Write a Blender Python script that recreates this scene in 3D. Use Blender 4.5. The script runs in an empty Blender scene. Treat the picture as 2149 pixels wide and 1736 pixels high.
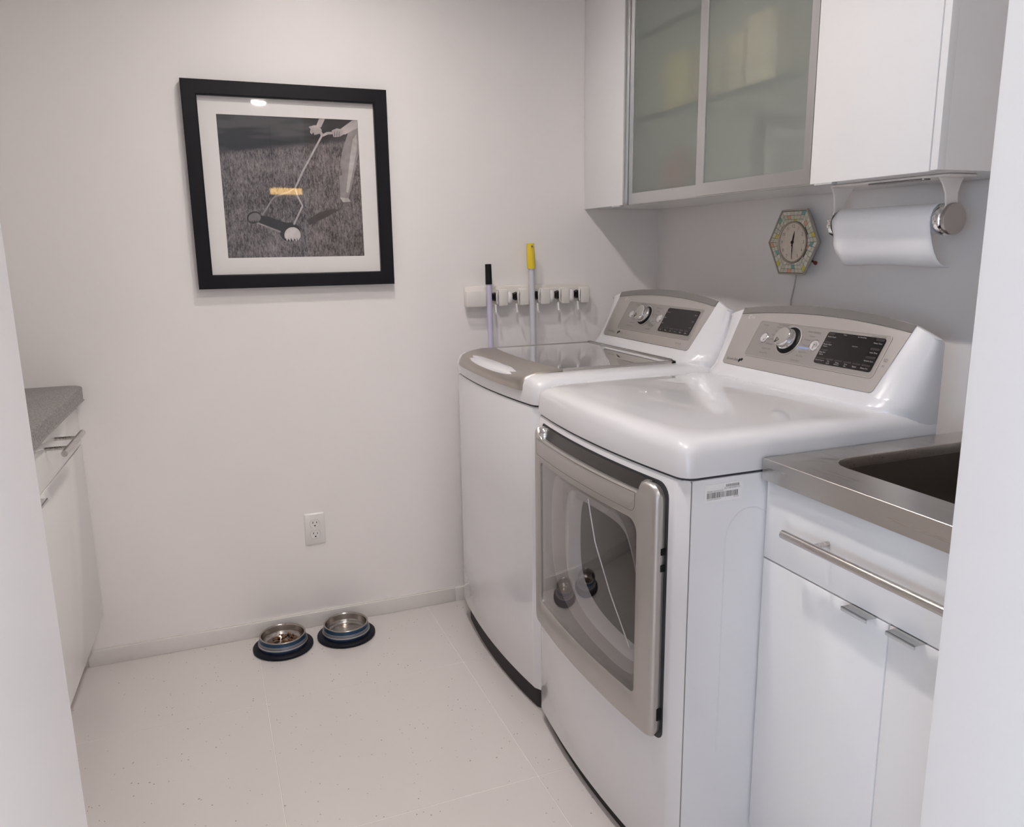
import bpy, bmesh, math, random
from mathutils import Vector, Matrix
random.seed(7)
scene = bpy.context.scene
COL = scene.collection
PI = math.pi

# ------------------------------------------------------------------ camera
F_PX = 1645.87
YAW, PITCH, ROLL = 0.3739, 0.2084, -0.0141
cy_, sy_, cp_, sp_ = math.cos(YAW), math.sin(YAW), math.cos(PITCH), math.sin(PITCH)
fw = Vector((sy_ * cp_, cy_ * cp_, -sp_)); rt = Vector((cy_, -sy_, 0)); up = rt.cross(fw)
cr_, sr_ = math.cos(ROLL), math.sin(ROLL)
rt2 = cr_ * rt + sr_ * up; up2 = -sr_ * rt + cr_ * up
cam = bpy.data.cameras.new('camera'); cam.sensor_width = 36; cam.sensor_fit = 'HORIZONTAL'
cam.lens = F_PX / 2149 * 36; cam.clip_start = 0.02; cam.clip_end = 60
cam_o = bpy.data.objects.new('camera', cam); COL.objects.link(cam_o)
cam_o.matrix_world = Matrix(((rt2.x, up2.x, -fw.x, -1.6627), (rt2.y, up2.y, -fw.y, -2.6696),
                             (rt2.z, up2.z, -fw.z, 1.3109), (0, 0, 0, 1)))
scene.camera = cam_o

# ------------------------------------------------------------------ world, light levels, exposure
world = bpy.data.worlds.new('daylight'); scene.world = world; world.use_nodes = True
world.node_tree.nodes['Background'].inputs[0].default_value = (0.72, 0.85, 1.0, 1)
world.node_tree.nodes['Background'].inputs[1].default_value = 1.0
vs = scene.view_settings
vs.view_transform = 'Standard'; vs.look = 'None'; vs.gamma = 1; vs.use_curve_mapping = False
vs.exposure = 1.62
cy = scene.cycles
cy.max_bounces = 8; cy.diffuse_bounces = 6; cy.glossy_bounces = 3; cy.transmission_bounces = 5; cy.transparent_max_bounces = 8
cy.use_light_tree = False; cy.caustics_reflective = False; cy.caustics_refractive = True; cy.use_adaptive_sampling = True; cy.adaptive_threshold = 0.03; cy.adaptive_min_samples = 20
LAMP = 50.0          # emission of the recessed ceiling lamps
HALL_LAMP = 44.0
DAYLIGHT_W = 52.0    # daylight entering by the hall window
wl = bpy.data.lights.new('window_daylight', 'AREA'); wl.shape = 'RECTANGLE'; wl.size = 1.4; wl.size_y = 2.3
wl.energy = DAYLIGHT_W; wl.color = (0.60, 0.78, 1.0)
wlo = bpy.data.objects.new('window_daylight', wl); COL.objects.link(wlo)
wlo.location = (-6.56, -6.40, 1.45); wlo.rotation_euler = (0, -PI / 2, 0)

# ------------------------------------------------------------------ materials
def nodes_of(m):
    return m.node_tree.nodes, m.node_tree.links

def mat(name, col, rough=0.5, metal=0.0, bump=0.0, bscale=200.0, spec=0.5, coat=0.0, emit=None, estr=0.0, var=0.0, vscale=8.0):
    m = bpy.data.materials.new(name); m.use_nodes = True
    n, l = nodes_of(m); b = n['Principled BSDF']
    b.inputs['Base Color'].default_value = (*col, 1); b.inputs['Roughness'].default_value = rough
    b.inputs['Metallic'].default_value = metal; b.inputs['Specular IOR Level'].default_value = spec
    b.inputs['Coat Weight'].default_value = coat; b.inputs['Coat Roughness'].default_value = 0.03
    if emit:
        b.inputs['Emission Color'].default_value = (*emit, 1); b.inputs['Emission Strength'].default_value = estr
    tc = n.new('ShaderNodeTexCoord')
    if bump:
        t = n.new('ShaderNodeTexNoise'); t.inputs['Scale'].default_value = bscale; t.inputs['Detail'].default_value = 2
        bp = n.new('ShaderNodeBump'); bp.inputs['Strength'].default_value = bump; bp.inputs['Distance'].default_value = 0.002
        l.new(tc.outputs['Object'], t.inputs['Vector']); l.new(t.outputs['Fac'], bp.inputs['Height']); l.new(bp.outputs['Normal'], b.inputs['Normal'])
    if var:
        t = n.new('ShaderNodeTexNoise'); t.inputs['Scale'].default_value = vscale; t.inputs['Detail'].default_value = 3
        r = n.new('ShaderNodeValToRGB')
        r.color_ramp.elements[0].position = 0.3; r.color_ramp.elements[1].position = 0.7
        r.color_ramp.elements[0].color = (*[c * (1 - var) for c in col], 1); r.color_ramp.elements[1].color = (*[min(1, c * (1 + var)) for c in col], 1)
        l.new(tc.outputs['Object'], t.inputs['Vector']); l.new(t.outputs['Fac'], r.inputs['Fac']); l.new(r.outputs['Color'], b.inputs['Base Color'])
    return m

def brushed(name, col, rough, axis, amt=0.12):
    """metal with fine streaks along one axis"""
    m = mat(name, col, rough, 1.0)
    n, l = nodes_of(m); b = n['Principled BSDF']
    tc = n.new('ShaderNodeTexCoord'); mp = n.new('ShaderNodeMapping'); t = n.new('ShaderNodeTexNoise')
    s = [400, 400, 400]; s[axis] = 4
    mp.inputs['Scale'].default_value = s; t.inputs['Scale'].default_value = 1.0; t.inputs['Detail'].default_value = 2
    mr = n.new('ShaderNodeMapRange'); mr.inputs['To Min'].default_value = max(0.05, rough - amt); mr.inputs['To Max'].default_value = rough + amt
    bp = n.new('ShaderNodeBump'); bp.inputs['Strength'].default_value = 0.06; bp.inputs['Distance'].default_value = 0.001
    l.new(tc.outputs['Object'], mp.inputs['Vector']); l.new(mp.outputs['Vector'], t.inputs['Vector'])
    l.new(t.outputs['Fac'], mr.inputs['Value']); l.new(mr.outputs['Result'], b.inputs['Roughness'])
    l.new(t.outputs['Fac'], bp.inputs['Height']); l.new(bp.outputs['Normal'], b.inputs['Normal'])
    return m

def glass_mix(name, tint, refl_rough, opacity, ior=1.5, boost=1.0, glossy=(1, 1, 1)):
    """clear sheet: tinted straight-through light plus a Fresnel reflection"""
    m = bpy.data.materials.new(name); m.use_nodes = True
    n, l = nodes_of(m); n.remove(n['Principled BSDF']); out = n['Material Output']
    tr = n.new('ShaderNodeBsdfTransparent'); tr.inputs['Color'].default_value = (*tint, 1)
    gl = n.new('ShaderNodeBsdfGlossy'); gl.inputs['Roughness'].default_value = refl_rough; gl.inputs['Color'].default_value = (*glossy, 1)
    # Schlick reflectance from the angle, the same from both faces of the thin sheet
    ge = n.new('ShaderNodeNewGeometry'); dt = n.new('ShaderNodeVectorMath'); dt.operation = 'DOT_PRODUCT'
    l.new(ge.outputs['Incoming'], dt.inputs[0]); l.new(ge.outputs['Normal'], dt.inputs[1])
    def mth(op, a, c):
        q = n.new('ShaderNodeMath'); q.operation = op
        for i, x in enumerate((a, c)):
            if x is None: continue
            if isinstance(x, (int, float)): q.inputs[i].default_value = x
            else: l.new(x, q.inputs[i])
        return q
    f0 = ((ior - 1) / (ior + 1)) ** 2
    fr = mth('ADD', mth('MULTIPLY', mth('POWER', mth('SUBTRACT', 1.0, mth('ABSOLUTE', dt.outputs['Value'], None).outputs[0]).outputs[0], 5.0).outputs[0], 1 - f0).outputs[0], f0)
    mu = n.new('ShaderNodeMath'); mu.operation = 'MULTIPLY'; mu.use_clamp = True; mu.inputs[1].default_value = boost
    mx = n.new('ShaderNodeMixShader')
    l.new(fr.outputs[0], mu.inputs[0]); l.new(mu.outputs[0], mx.inputs[0]); l.new(tr.outputs[0], mx.inputs[1]); l.new(gl.outputs[0], mx.inputs[2])
    l.new(mx.outputs[0], out.inputs['Surface'])
    return m

M = {}
M['wall'] = mat('wall_paint', (0.87, 0.84, 0.828), 0.42, bump=0.05, bscale=160, var=0.008, vscale=3)
M['ceiling'] = mat('ceiling_paint', (0.87, 0.86, 0.85), 0.9, bump=0.05, bscale=120)
M['grout'] = mat('grout', (0.80, 0.77, 0.745), 0.9, bump=0.1)
M['base'] = mat('baseboard_tile', (0.74, 0.71, 0.69), 0.25, var=0.02, vscale=30)
M['white'] = mat('cabinet_white', (0.86, 0.85, 0.85), 0.28, var=0.004, vscale=5, coat=0.15)
M['gloss_white'] = mat('cabinet_gloss_white', (0.84, 0.83, 0.82), 0.07, var=0.004, vscale=5, coat=0.3)
M['enamel'] = mat('white_enamel', (0.755, 0.757, 0.785), 0.26, coat=1.0, bump=0.002, bscale=60)
M['seam'] = mat('dark_seam', (0.05, 0.05, 0.055), 0.7, bump=0.02)
M['plinth'] = mat('charcoal_plinth', (0.025, 0.022, 0.022), 0.7, bump=0.02)
M['steel'] = brushed('brushed_steel', (0.55, 0.52, 0.49), 0.32, 1)
M['steel_x'] = brushed('brushed_steel_bar', (0.62, 0.59, 0.56), 0.28, 1)
M['sinksteel'] = brushed('sink_steel', (0.30, 0.27, 0.25), 0.38, 1)
M['chrome'] = mat('chrome', (0.82, 0.82, 0.83), 0.08, 1.0, bump=0.002)
M['alu'] = brushed('brushed_aluminium', (0.66, 0.655, 0.65), 0.36, 2)
M['tab'] = mat('tab_pull_grey', (0.60, 0.60, 0.60), 0.45, 0.3, bump=0.01)
M['silver'] = mat('silver_paint', (0.50, 0.475, 0.455), 0.34, 0.75, bump=0.01, bscale=900)
M['silver_lid'] = brushed('polished_lip', (0.52, 0.48, 0.445), 0.42, 1, 0.06)
M['panel'] = mat('console_silver', (0.52, 0.49, 0.47), 0.33, 0.7, bump=0.01, bscale=900)
M['panel_dark'] = mat('console_inset', (0.40, 0.375, 0.36), 0.36, 0.7, bump=0.01, bscale=900)
M['panel_arch'] = mat('console_arch', (0.27, 0.26, 0.25), 0.25, 0.7, bump=0.01, bscale=900)
M['groove'] = mat('handle_groove', (0.10, 0.092, 0.092), 0.28, 0.8, bump=0.005)
M['display'] = mat('display_black', (0.012, 0.010, 0.011), 0.12, spec=0.32, bump=0.002)
M['display_key'] = mat('display_key', (0.045, 0.038, 0.038), 0.25, spec=0.3, bump=0.002)
M['ink'] = mat('grey_ink', (0.20, 0.18, 0.175), 0.6, bump=0.002)
M['ink_pale'] = mat('pale_ink', (0.42, 0.40, 0.39), 0.5, bump=0.002)
M['ink_light'] = mat('light_logo', (0.78, 0.76, 0.74), 0.3, 0.3, bump=0.002)
M['ink_blue'] = mat('blue_ink', (0.30, 0.38, 0.58), 0.4, bump=0.002)
M['black'] = mat('black_plastic', (0.008, 0.0075, 0.008), 0.4, bump=0.01, spec=0.25)
M['frame'] = mat('black_frame', (0.006, 0.0055, 0.008), 0.42, bump=0.03, bscale=300, spec=0.22)
M['mat'] = mat('mat_board', (0.83, 0.80, 0.78), 0.9, bump=0.03, bscale=500)
M['pic_glass'] = glass_mix('picture_glass', (1, 1, 1), 0.02, 0, 1.5, 1.0)
M['door_glass'] = glass_mix('dryer_door_glass', (0.78, 0.76, 0.755), 0.025, 0, 1.5, 2.2)
M['lid_glass'] = glass_mix('washer_lid_glass', (0.60, 0.63, 0.63), 0.03, 0, 1.5, 2.5)
M['ring'] = mat('door_ring_grey', (0.43, 0.41, 0.405), 0.4, bump=0.01)
M['surround'] = mat('door_surround_grey', (0.16, 0.148, 0.148), 0.5, bump=0.01)
M['drum'] = mat('drum_steel', (0.07, 0.06, 0.057), 0.4, 0.3, bump=0.02, bscale=300)
M['shelfclear'] = glass_mix('clear_shelf_glass', (0.93, 0.97, 0.95), 0.02, 0, 1.45, 1.0)
M['shelfglass'] = mat('green_shelf_glass', (0.02, 0.035, 0.03), 0.2, bump=0.002)
M['tub'] = mat('tub_grey', (0.50, 0.52, 0.53), 0.35, bump=0.01)
M['plastic'] = mat('ivory_plastic', (0.80, 0.76, 0.72), 0.4, bump=0.01)
M['outlet'] = mat('outlet_plastic', (0.82, 0.80, 0.79), 0.3, bump=0.005)
M['yellow'] = mat('yellow_plastic', (0.78, 0.58, 0.03), 0.45, bump=0.01)
M['lavender'] = mat('lavender_pole', (0.60, 0.57, 0.74), 0.35, bump=0.005)
M['greypole'] = mat('pale_grey_pole', (0.66, 0.66, 0.70), 0.35, bump=0.005)
M['bristle'] = mat('bristle', (0.25, 0.25, 0.3), 0.9, bump=0.3)
M['rubber'] = mat('navy_rubber', (0.007, 0.008, 0.015), 0.5, bump=0.02, spec=0.2)
M['bowlsteel'] = mat('bowl_steel', (0.44, 0.40, 0.37), 0.2, 1.0, bump=0.004)
M['kibble'] = mat('kibble', (0.16, 0.075, 0.03), 0.8, bump=0.2, bscale=400, var=0.3, vscale=60)
M['paper'] = mat('paper_towel', (0.94, 0.93, 0.94), 0.95, bump=0.15, bscale=350)
M['red'] = mat('red_plastic', (0.50, 0.05, 0.06), 0.5, bump=0.01)
M['cream'] = mat('cream_card', (0.85, 0.74, 0.50), 0.8, bump=0.02)
M['khaki'] = mat('yellow_card', (0.72, 0.62, 0.22), 0.8, bump=0.02)
M['label'] = mat('label_paper', (0.87, 0.86, 0.86), 0.6, bump=0.01)
M['tan'] = mat('clock_face', (0.72, 0.63, 0.53), 0.5, bump=0.01, var=0.05, vscale=60)
M['clockcase'] = mat('clock_case', (0.40, 0.36, 0.30), 0.45, bump=0.02)
M['clockrim'] = mat('clock_rim', (0.48, 0.40, 0.33), 0.3, 0.4, bump=0.01)
M['cord'] = mat('cord_grey', (0.45, 0.43, 0.42), 0.6, bump=0.01)
M['t_beige'] = mat('mosaic_beige', (0.62, 0.59, 0.47), 0.35, var=0.08, vscale=40)
M['t_pale'] = mat('mosaic_pale', (0.74, 0.71, 0.61), 0.35, var=0.05, vscale=40)
M['t_coral'] = mat('mosaic_coral', (0.72, 0.36, 0.22), 0.35, var=0.05, vscale=40)
M['t_teal'] = mat('mosaic_teal', (0.20, 0.42, 0.37), 0.35, var=0.05, vscale=40)
M['t_yellow'] = mat('mosaic_yellow', (0.68, 0.58, 0.08), 0.35, var=0.05, vscale=40)

# floor tile: cream porcelain with fine dark flecks
m = mat('porcelain_tile', (0.74, 0.70, 0.665), 0.14, coat=0.2); M['tile'] = m
n, l = nodes_of(m); b = n['Principled BSDF']
geo = n.new('ShaderNodeNewGeometry')
v = n.new('ShaderNodeTexVoronoi'); v.inputs['Scale'].default_value = 48
ns = n.new('ShaderNodeTexNoise'); ns.inputs['Scale'].default_value = 9
mm = n.new('ShaderNodeMath'); mm.operation = 'MULTIPLY_ADD'; mm.inputs[1].default_value = -0.22; mm.inputs[2].default_value = 0.185
lt = n.new('ShaderNodeMath'); lt.operation = 'LESS_THAN'
n2 = n.new('ShaderNodeTexNoise'); n2.inputs['Scale'].default_value = 1.7
rp = n.new('ShaderNodeValToRGB'); rp.color_ramp.elements[0].color = (0.65, 0.61, 0.59, 1); rp.color_ramp.elements[1].color = (0.715, 0.675, 0.655, 1)
mx = n.new('ShaderNodeMix'); mx.data_type = 'RGBA'; mx.inputs['B'].default_value = (0.33, 0.27, 0.23, 1)
for t in (v, ns, n2): l.new(geo.outputs['Position'], t.inputs['Vector'])
l.new(ns.outputs['Fac'], mm.inputs[0]); l.new(v.outputs['Distance'], lt.inputs[0]); l.new(mm.outputs[0], lt.inputs[1])
l.new(n2.outputs['Fac'], rp.inputs['Fac']); l.new(rp.outputs['Color'], mx.inputs['A']); l.new(lt.outputs[0], mx.inputs['Factor'])
l.new(mx.outputs['Result'], b.inputs['Base Color'])

# grey speckled laminate
m = mat('grey_laminate', (0.2, 0.19, 0.18), 0.4); M['laminate'] = m
n, l = nodes_of(m); b = n['Principled BSDF']; tc = n.new('ShaderNodeTexCoord')
t = n.new('ShaderNodeTexNoise'); t.inputs['Scale'].default_value = 220; t.inputs['Detail'].default_value = 4
rp = n.new('ShaderNodeValToRGB'); rp.color_ramp.elements[0].position = 0.35; rp.color_ramp.elements[1].position = 0.65
rp.color_ramp.elements[0].color = (0.13, 0.12, 0.115, 1); rp.color_ramp.elements[1].color = (0.34, 0.325, 0.31, 1)
l.new(tc.outputs['Object'], t.inputs['Vector']); l.new(t.outputs['Fac'], rp.inputs['Fac']); l.new(rp.outputs['Color'], b.inputs['Base Color'])

# satin greenish cabinet glass: frosted light from inside, clear sheen on the outside
m = bpy.data.materials.new('satin_glass'); m.use_nodes = True; M['satin'] = m
n, l = nodes_of(m); n.remove(n['Principled BSDF'])
rf = n.new('ShaderNodeBsdfRefraction'); rf.inputs['Roughness'].default_value = 0.50; rf.inputs['IOR'].default_value = 1.22; rf.inputs['Color'].default_value = (0.95, 0.97, 0.94, 1)
tp = n.new('ShaderNodeBsdfTransparent'); tp.inputs['Color'].default_value = (0.93, 0.96, 0.93, 1)
tl = n.new('ShaderNodeBsdfTranslucent'); tl.inputs['Color'].default_value = (0.90, 0.935, 0.90, 1)
df = n.new('ShaderNodeBsdfDiffuse'); df.inputs['Color'].default_value = (0.70, 0.735, 0.69, 1)
gl = n.new('ShaderNodeBsdfGlossy'); gl.inputs['Roughness'].default_value = 0.03; gl.inputs['Color'].default_value = (0.85, 1.0, 0.93, 1)
lw = n.new('ShaderNodeFresnel'); lw.inputs['IOR'].default_value = 1.5
def mixs(a_, b_, f_):
    q = n.new('ShaderNodeMixShader')
    if isinstance(f_, float): q.inputs[0].default_value = f_
    else: l.new(f_, q.inputs[0])
    l.new(a_.outputs[0], q.inputs[1]); l.new(b_.outputs[0], q.inputs[2]); return q
sheet_ = mixs(mixs(tp, rf, 0.40), mixs(tl, df, 0.62), 0.42)
l.new(mixs(sheet_, gl, lw.outputs[0]).outputs[0], n['Material Output'].inputs['Surface'])
m = bpy.data.materials.new('clear_back_face'); m.use_nodes = True; M['clear'] = m
n, l = nodes_of(m); n.remove(n['Principled BSDF']); tp = n.new('ShaderNodeBsdfTransparent'); l.new(tp.outputs[0], n['Material Output'].inputs['Surface'])

# water
M['water'] = glass_mix('water', (0.93, 0.95, 0.95), 0.01, 0, 1.33, 1.2)

# bowl bands painted round the steel (by height)
m = mat('banded_bowl', (0.5, 0.5, 0.5), 0.3, 0.4); M['bands'] = m
n, l = nodes_of(m); b = n['Principled BSDF']; tc = n.new('ShaderNodeTexCoord'); sx = n.new('ShaderNodeSeparateXYZ')
mr = n.new('ShaderNodeMapRange'); mr.inputs['From Min'].default_value = 0.0; mr.inputs['From Max'].default_value = 0.05
rp = n.new('ShaderNodeValToRGB'); rp.color_ramp.interpolation = 'CONSTANT'
BL = (0.022, 0.065, 0.125, 1); SV = (0.40, 0.375, 0.36, 1); NV = (0.015, 0.035, 0.085, 1)
e = rp.color_ramp.elements; e[0].position = 0.0; e[0].color = NV; e[1].position = 0.47; e[1].color = SV
for pos, c in ((0.575, NV), (0.62, SV), (0.655, BL), (0.69, SV), (0.72, BL), (0.95, SV)):
    q = e.new(pos); q.color = c
l.new(tc.outputs['Object'], sx.inputs[0]); l.new(sx.outputs['Z'], mr.inputs['Value']); l.new(mr.outputs['Result'], rp.inputs['Fac'])
l.new(rp.outputs['Color'], b.inputs['Base Color'])

# black and white photograph of long grass (print)
m = mat('grass_print', (0.2, 0.2, 0.2), 0.7); M['print'] = m
n, l = nodes_of(m); b = n['Principled BSDF']; tc = n.new('ShaderNodeTexCoord'); sx = n.new('ShaderNodeSeparateXYZ')
l.new(tc.outputs['Generated'], sx.inputs[0])
def tex(scale, sc3, det=4, rot=0.0):
    mp = n.new('ShaderNodeMapping'); mp.inputs['Scale'].default_value = sc3; mp.inputs['Rotation'].default_value = (0, rot, 0)
    t = n.new('ShaderNodeTexNoise'); t.inputs['Scale'].default_value = scale; t.inputs['Detail'].default_value = det; t.inputs['Roughness'].default_value = 0.7
    l.new(tc.outputs['Generated'], mp.inputs['Vector']); l.new(mp.outputs['Vector'], t.inputs['Vector']); return t
blades = tex(1, (70, 1, 22), 5, 0.25); clumps = tex(1, (5, 1, 4), 3); fine = tex(1, (150, 1, 60), 2, -0.3)
def math_(op, a, bb, c=None):
    q = n.new('ShaderNodeMath'); q.operation = op
    for i, x in enumerate((a, bb, c)):
        if x is None: continue
        if isinstance(x, (int, float)): q.inputs[i].default_value = x
        else: l.new(x, q.inputs[i])
    return q.outputs[0]
g = math_('MULTIPLY_ADD', blades.outputs['Fac'], 0.62, math_('MULTIPLY', fine.outputs['Fac'], 0.34))
g = math_('MULTIPLY_ADD', clumps.outputs['Fac'], 0.35, g)
rg = n.new('ShaderNodeValToRGB'); rg.color_ramp.elements[0].position = 0.555; rg.color_ramp.elements[1].position = 0.86
rg.color_ramp.elements[0].color = (0.008, 0.005, 0.006, 1); rg.color_ramp.elements[1].color = (0.36, 0.31, 0.31, 1)
l.new(g, rg.inputs['Fac'])
# upper strip: dark out of focus yard
yard = tex(1, (1.6, 1, 9), 2); ry = n.new('ShaderNodeValToRGB')
ry.color_ramp.elements[0].position = 0.42; ry.color_ramp.elements[1].position = 0.60
ry.color_ramp.elements[0].color = (0.007, 0.006, 0.008, 1); ry.color_ramp.elements[1].color = (0.06, 0.055, 0.058, 1)
l.new(yard.outputs['Fac'], ry.inputs['Fac'])
edge = math_('ADD', sx.outputs['Z'], math_('MULTIPLY', blades.outputs['Fac'], 0.10))
edge = math_('ADD', edge, math_('MULTIPLY', sx.outputs['X'], -0.12))
st = n.new('ShaderNodeMapRange'); st.inputs['From Min'].default_value = 0.775; st.inputs['From Max'].default_value = 0.80
l.new(edge, st.inputs['Value'])
mx = n.new('ShaderNodeMix'); mx.data_type = 'RGBA'
l.new(st.outputs['Result'], mx.inputs['Factor']); l.new(rg.outputs['Color'], mx.inputs['A']); l.new(ry.outputs['Color'], mx.inputs['B'])
l.new(mx.outputs['Result'], b.inputs['Base Color'])
for k, c in (('pr_pale', (0.46, 0.42, 0.41)), ('pr_mid', (0.27, 0.24, 0.235)), ('pr_dark', (0.012, 0.010, 0.011)), ('pr_wheel', (0.55, 0.51, 0.50)), ('pr_skin', (0.45, 0.40, 0.39)), ('pr_track', (0.05, 0.042, 0.042)), ('pr_wheel2', (0.17, 0.155, 0.15))):
    M[k] = mat('print_' + k[3:], c, 0.7, var=0.22, vscale=40)

# ------------------------------------------------------------------ mesh helpers
class MB:
    def __init__(s): s.bm = bmesh.new()
    def box(s, a, c, bev=0.0, seg=2):
        lo = [min(a[i], c[i]) for i in range(3)]; hi = [max(a[i], c[i]) for i in range(3)]
        t = bmesh.new()
        vs_ = [t.verts.new((x, y, z)) for x in (lo[0], hi[0]) for y in (lo[1], hi[1]) for z in (lo[2], hi[2])]
        for f in ((0, 1, 3, 2), (4, 6, 7, 5), (0, 4, 5, 1), (2, 3, 7, 6), (0, 2, 6, 4), (1, 5, 7, 3)): t.faces.new([vs_[i] for i in f])
        if bev: bmesh.ops.bevel(t, geom=t.edges[:], offset=bev, segments=seg, profile=0.5, affect='EDGES', clamp_overlap=True)
        s.merge(t); return s
    def merge(s, t, M4=None):
        if M4 is not None: bmesh.ops.transform(t, matrix=M4, verts=t.verts[:])
        me = bpy.data.meshes.new('tmp'); t.to_mesh(me); t.free(); s.bm.from_mesh(me); bpy.data.meshes.remove(me)
    def loops(s, rings, closed=True, cap0=False, cap1=False):
        """bridge consecutive rings of equal point count"""
        R = [[s.bm.verts.new(p) for p in r] for r in rings]
        N = len(R[0])
        for a, c in zip(R[:-1], R[1:]):
            for i in range(N if closed else N - 1):
                j = (i + 1) % N
                s.bm.faces.new((a[i], a[j], c[j], c[i]))
        if cap0: s.bm.faces.new(R[0])
        if cap1: s.bm.faces.new(R[-1])
        return s
    def tube(s, path, r, seg=12, caps=True):
        path = [Vector(p) for p in path]; rr = r if isinstance(r, (list, tuple)) else [r] * len(path)
        rings = []; ref = None
        for i, p in enumerate(path):
            d = (path[min(i + 1, len(path) - 1)] - path[max(i - 1, 0)]).normalized()
            if ref is None: ref = Vector((0, 0, 1)) if abs(d.z) < 0.9 else Vector((1, 0, 0))
            u = d.cross(ref).normalized(); w = u.cross(d).normalized(); ref = w
            rings.append([p + u * math.cos(2 * PI * k / seg) * rr[i] + w * math.sin(2 * PI * k / seg) * rr[i] for k in range(seg)])
        return s.loops(rings, True, caps, caps)
    def lathe(s, prof, o=(0, 0, 0), seg=32, cap0=True, cap1=True, axis='z'):
        rings = []
        for r, h in prof:
            ring = []
            for k in range(seg):
                a = 2 * PI * k / seg; c_, s_ = r * math.cos(a), r * math.sin(a)
                p = {'z': (c_, s_, h), 'y': (c_, h, s_), 'x': (h, c_, s_)}[axis]
                ring.append((p[0] + o[0], p[1] + o[1], p[2] + o[2]))
            rings.append(ring)
        return s.loops(rings, True, cap0, cap1)
    def poly(s, pts):
        s.bm.faces.new([s.bm.verts.new(p) for p in pts]); return s
    def plate(s, pts2, f0, f1):
        """prism from a 2D outline; f0/f1 map (a,b) to back / front points"""
        return s.loops([[f0(*p) for p in pts2], [f1(*p) for p in pts2]], True, True, True)
    def ringplate(s, outer, inner, f0, f1):
        """frame between two outlines with the same count, with thickness"""
        o0 = [f0(*p) for p in outer]; o1 = [f1(*p) for p in outer]; i1 = [f1(*p) for p in inner]; i0 = [f0(*p) for p in inner]
        return s.loops([o0, o1, i1, i0, o0], True)
    def xf(s, M4): bmesh.ops.transform(s.bm, matrix=M4, verts=s.bm.verts[:]); return s
    def build(s, name, mt, parent=None, smooth=35, bev=0.0, local=False):
        bm = s.bm
        bmesh.ops.remove_doubles(bm, verts=bm.verts[:], dist=1e-6)
        if bev: bmesh.ops.bevel(bm, geom=[e for e in bm.edges if len(e.link_faces) == 2 and e.calc_face_angle(0) > 0.5], offset=bev, segments=2, profile=0.5, affect='EDGES', clamp_overlap=True)
        bmesh.ops.recalc_face_normals(bm, faces=bm.faces[:])
        me = bpy.data.meshes.new(name); bm.to_mesh(me); bm.free()
        if smooth:
            me.shade_smooth(); me.set_sharp_from_angle(angle=math.radians(smooth))
        me.materials.append(M[mt] if isinstance(mt, str) else mt)
        o = bpy.data.objects.new(name, me); COL.objects.link(o)
        attach(o, parent, local); return o

LOC = {}
def attach(o, parent, local=False):
    if parent is None: return
    o.parent = parent
    if not local: o.matrix_parent_inverse = WM[parent.name].inverted()
    WM[o.name] = WM[parent.name].copy() if local else Matrix.Identity(4)
WM = {}
def thing(name, label, cat, loc=(0, 0, 0), rz=0.0, group=None):
    o = bpy.data.objects.new(name, None); COL.objects.link(o); o.empty_display_size = 0.05
    o.location = loc; o.rotation_euler = (0, 0, rz)
    o['label'] = label; o['category'] = cat
    if group: o['group'] = group
    WM[o.name] = Matrix.Translation(loc) @ Matrix.Rotation(rz, 4, 'Z')
    return o
def tag(o, label, cat, group=None):
    o['label'] = label; o['category'] = cat
    if group: o['group'] = group
    WM.setdefault(o.name, Matrix.Identity(4)); return o
def struct(o, label=None):
    o['kind'] = 'structure'
    if label: o['label'] = label
    WM.setdefault(o.name, Matrix.Identity(4)); return o
def box(name, a, c, mt, parent=None, bev=0.0015, local=False):
    return MB().box(a, c, bev).build(name, mt, parent, local=local)

def rrect(a0, a1, b0, b1, r, ns=10, nc=6):
    """rounded rectangle, counter-clockwise from bottom-left; r = radius or 4 radii (bl, br, tr, tl)"""
    rs = [r] * 4 if not isinstance(r, (list, tuple)) else list(r)
    cs = [(a0 + rs[0], b0 + rs[0], PI, rs[0]), (a1 - rs[1], b0 + rs[1], 1.5 * PI, rs[1]), (a1 - rs[2], b1 - rs[2], 0, rs[2]), (a0 + rs[3], b1 - rs[3], PI / 2, rs[3])]
    pts = []
    for k in range(4):
        cx, cy, a, rr = cs[k]
        for i in range(nc + 1):
            t = a + (PI / 2) * i / nc; pts.append((cx + rr * math.cos(t), cy + rr * math.sin(t)))
        nx, ny, na, nr = cs[(k + 1) % 4]
        p = pts[-1]; q = (nx + nr * math.cos(na), ny + nr * math.sin(na))
        for i in range(1, ns): pts.append((p[0] + (q[0] - p[0]) * i / ns, p[1] + (q[1] - p[1]) * i / ns))
    return pts

def smooth_closed(pts, sub=6):
    out = []; N = len(pts)
    for i in range(N):
        p0, p1, p2, p3 = pts[i - 1], pts[i], pts[(i + 1) % N], pts[(i + 2) % N]
        for k in range(sub):
            t = k / sub
            out.append(tuple(0.5 * ((2 * p1[j]) + (-p0[j] + p2[j]) * t + (2 * p0[j] - 5 * p1[j] + 4 * p2[j] - p3[j]) * t * t + (-p0[j] + 3 * p1[j] - 3 * p2[j] + p3[j]) * t ** 3) for j in range(2)))
    return out

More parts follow.
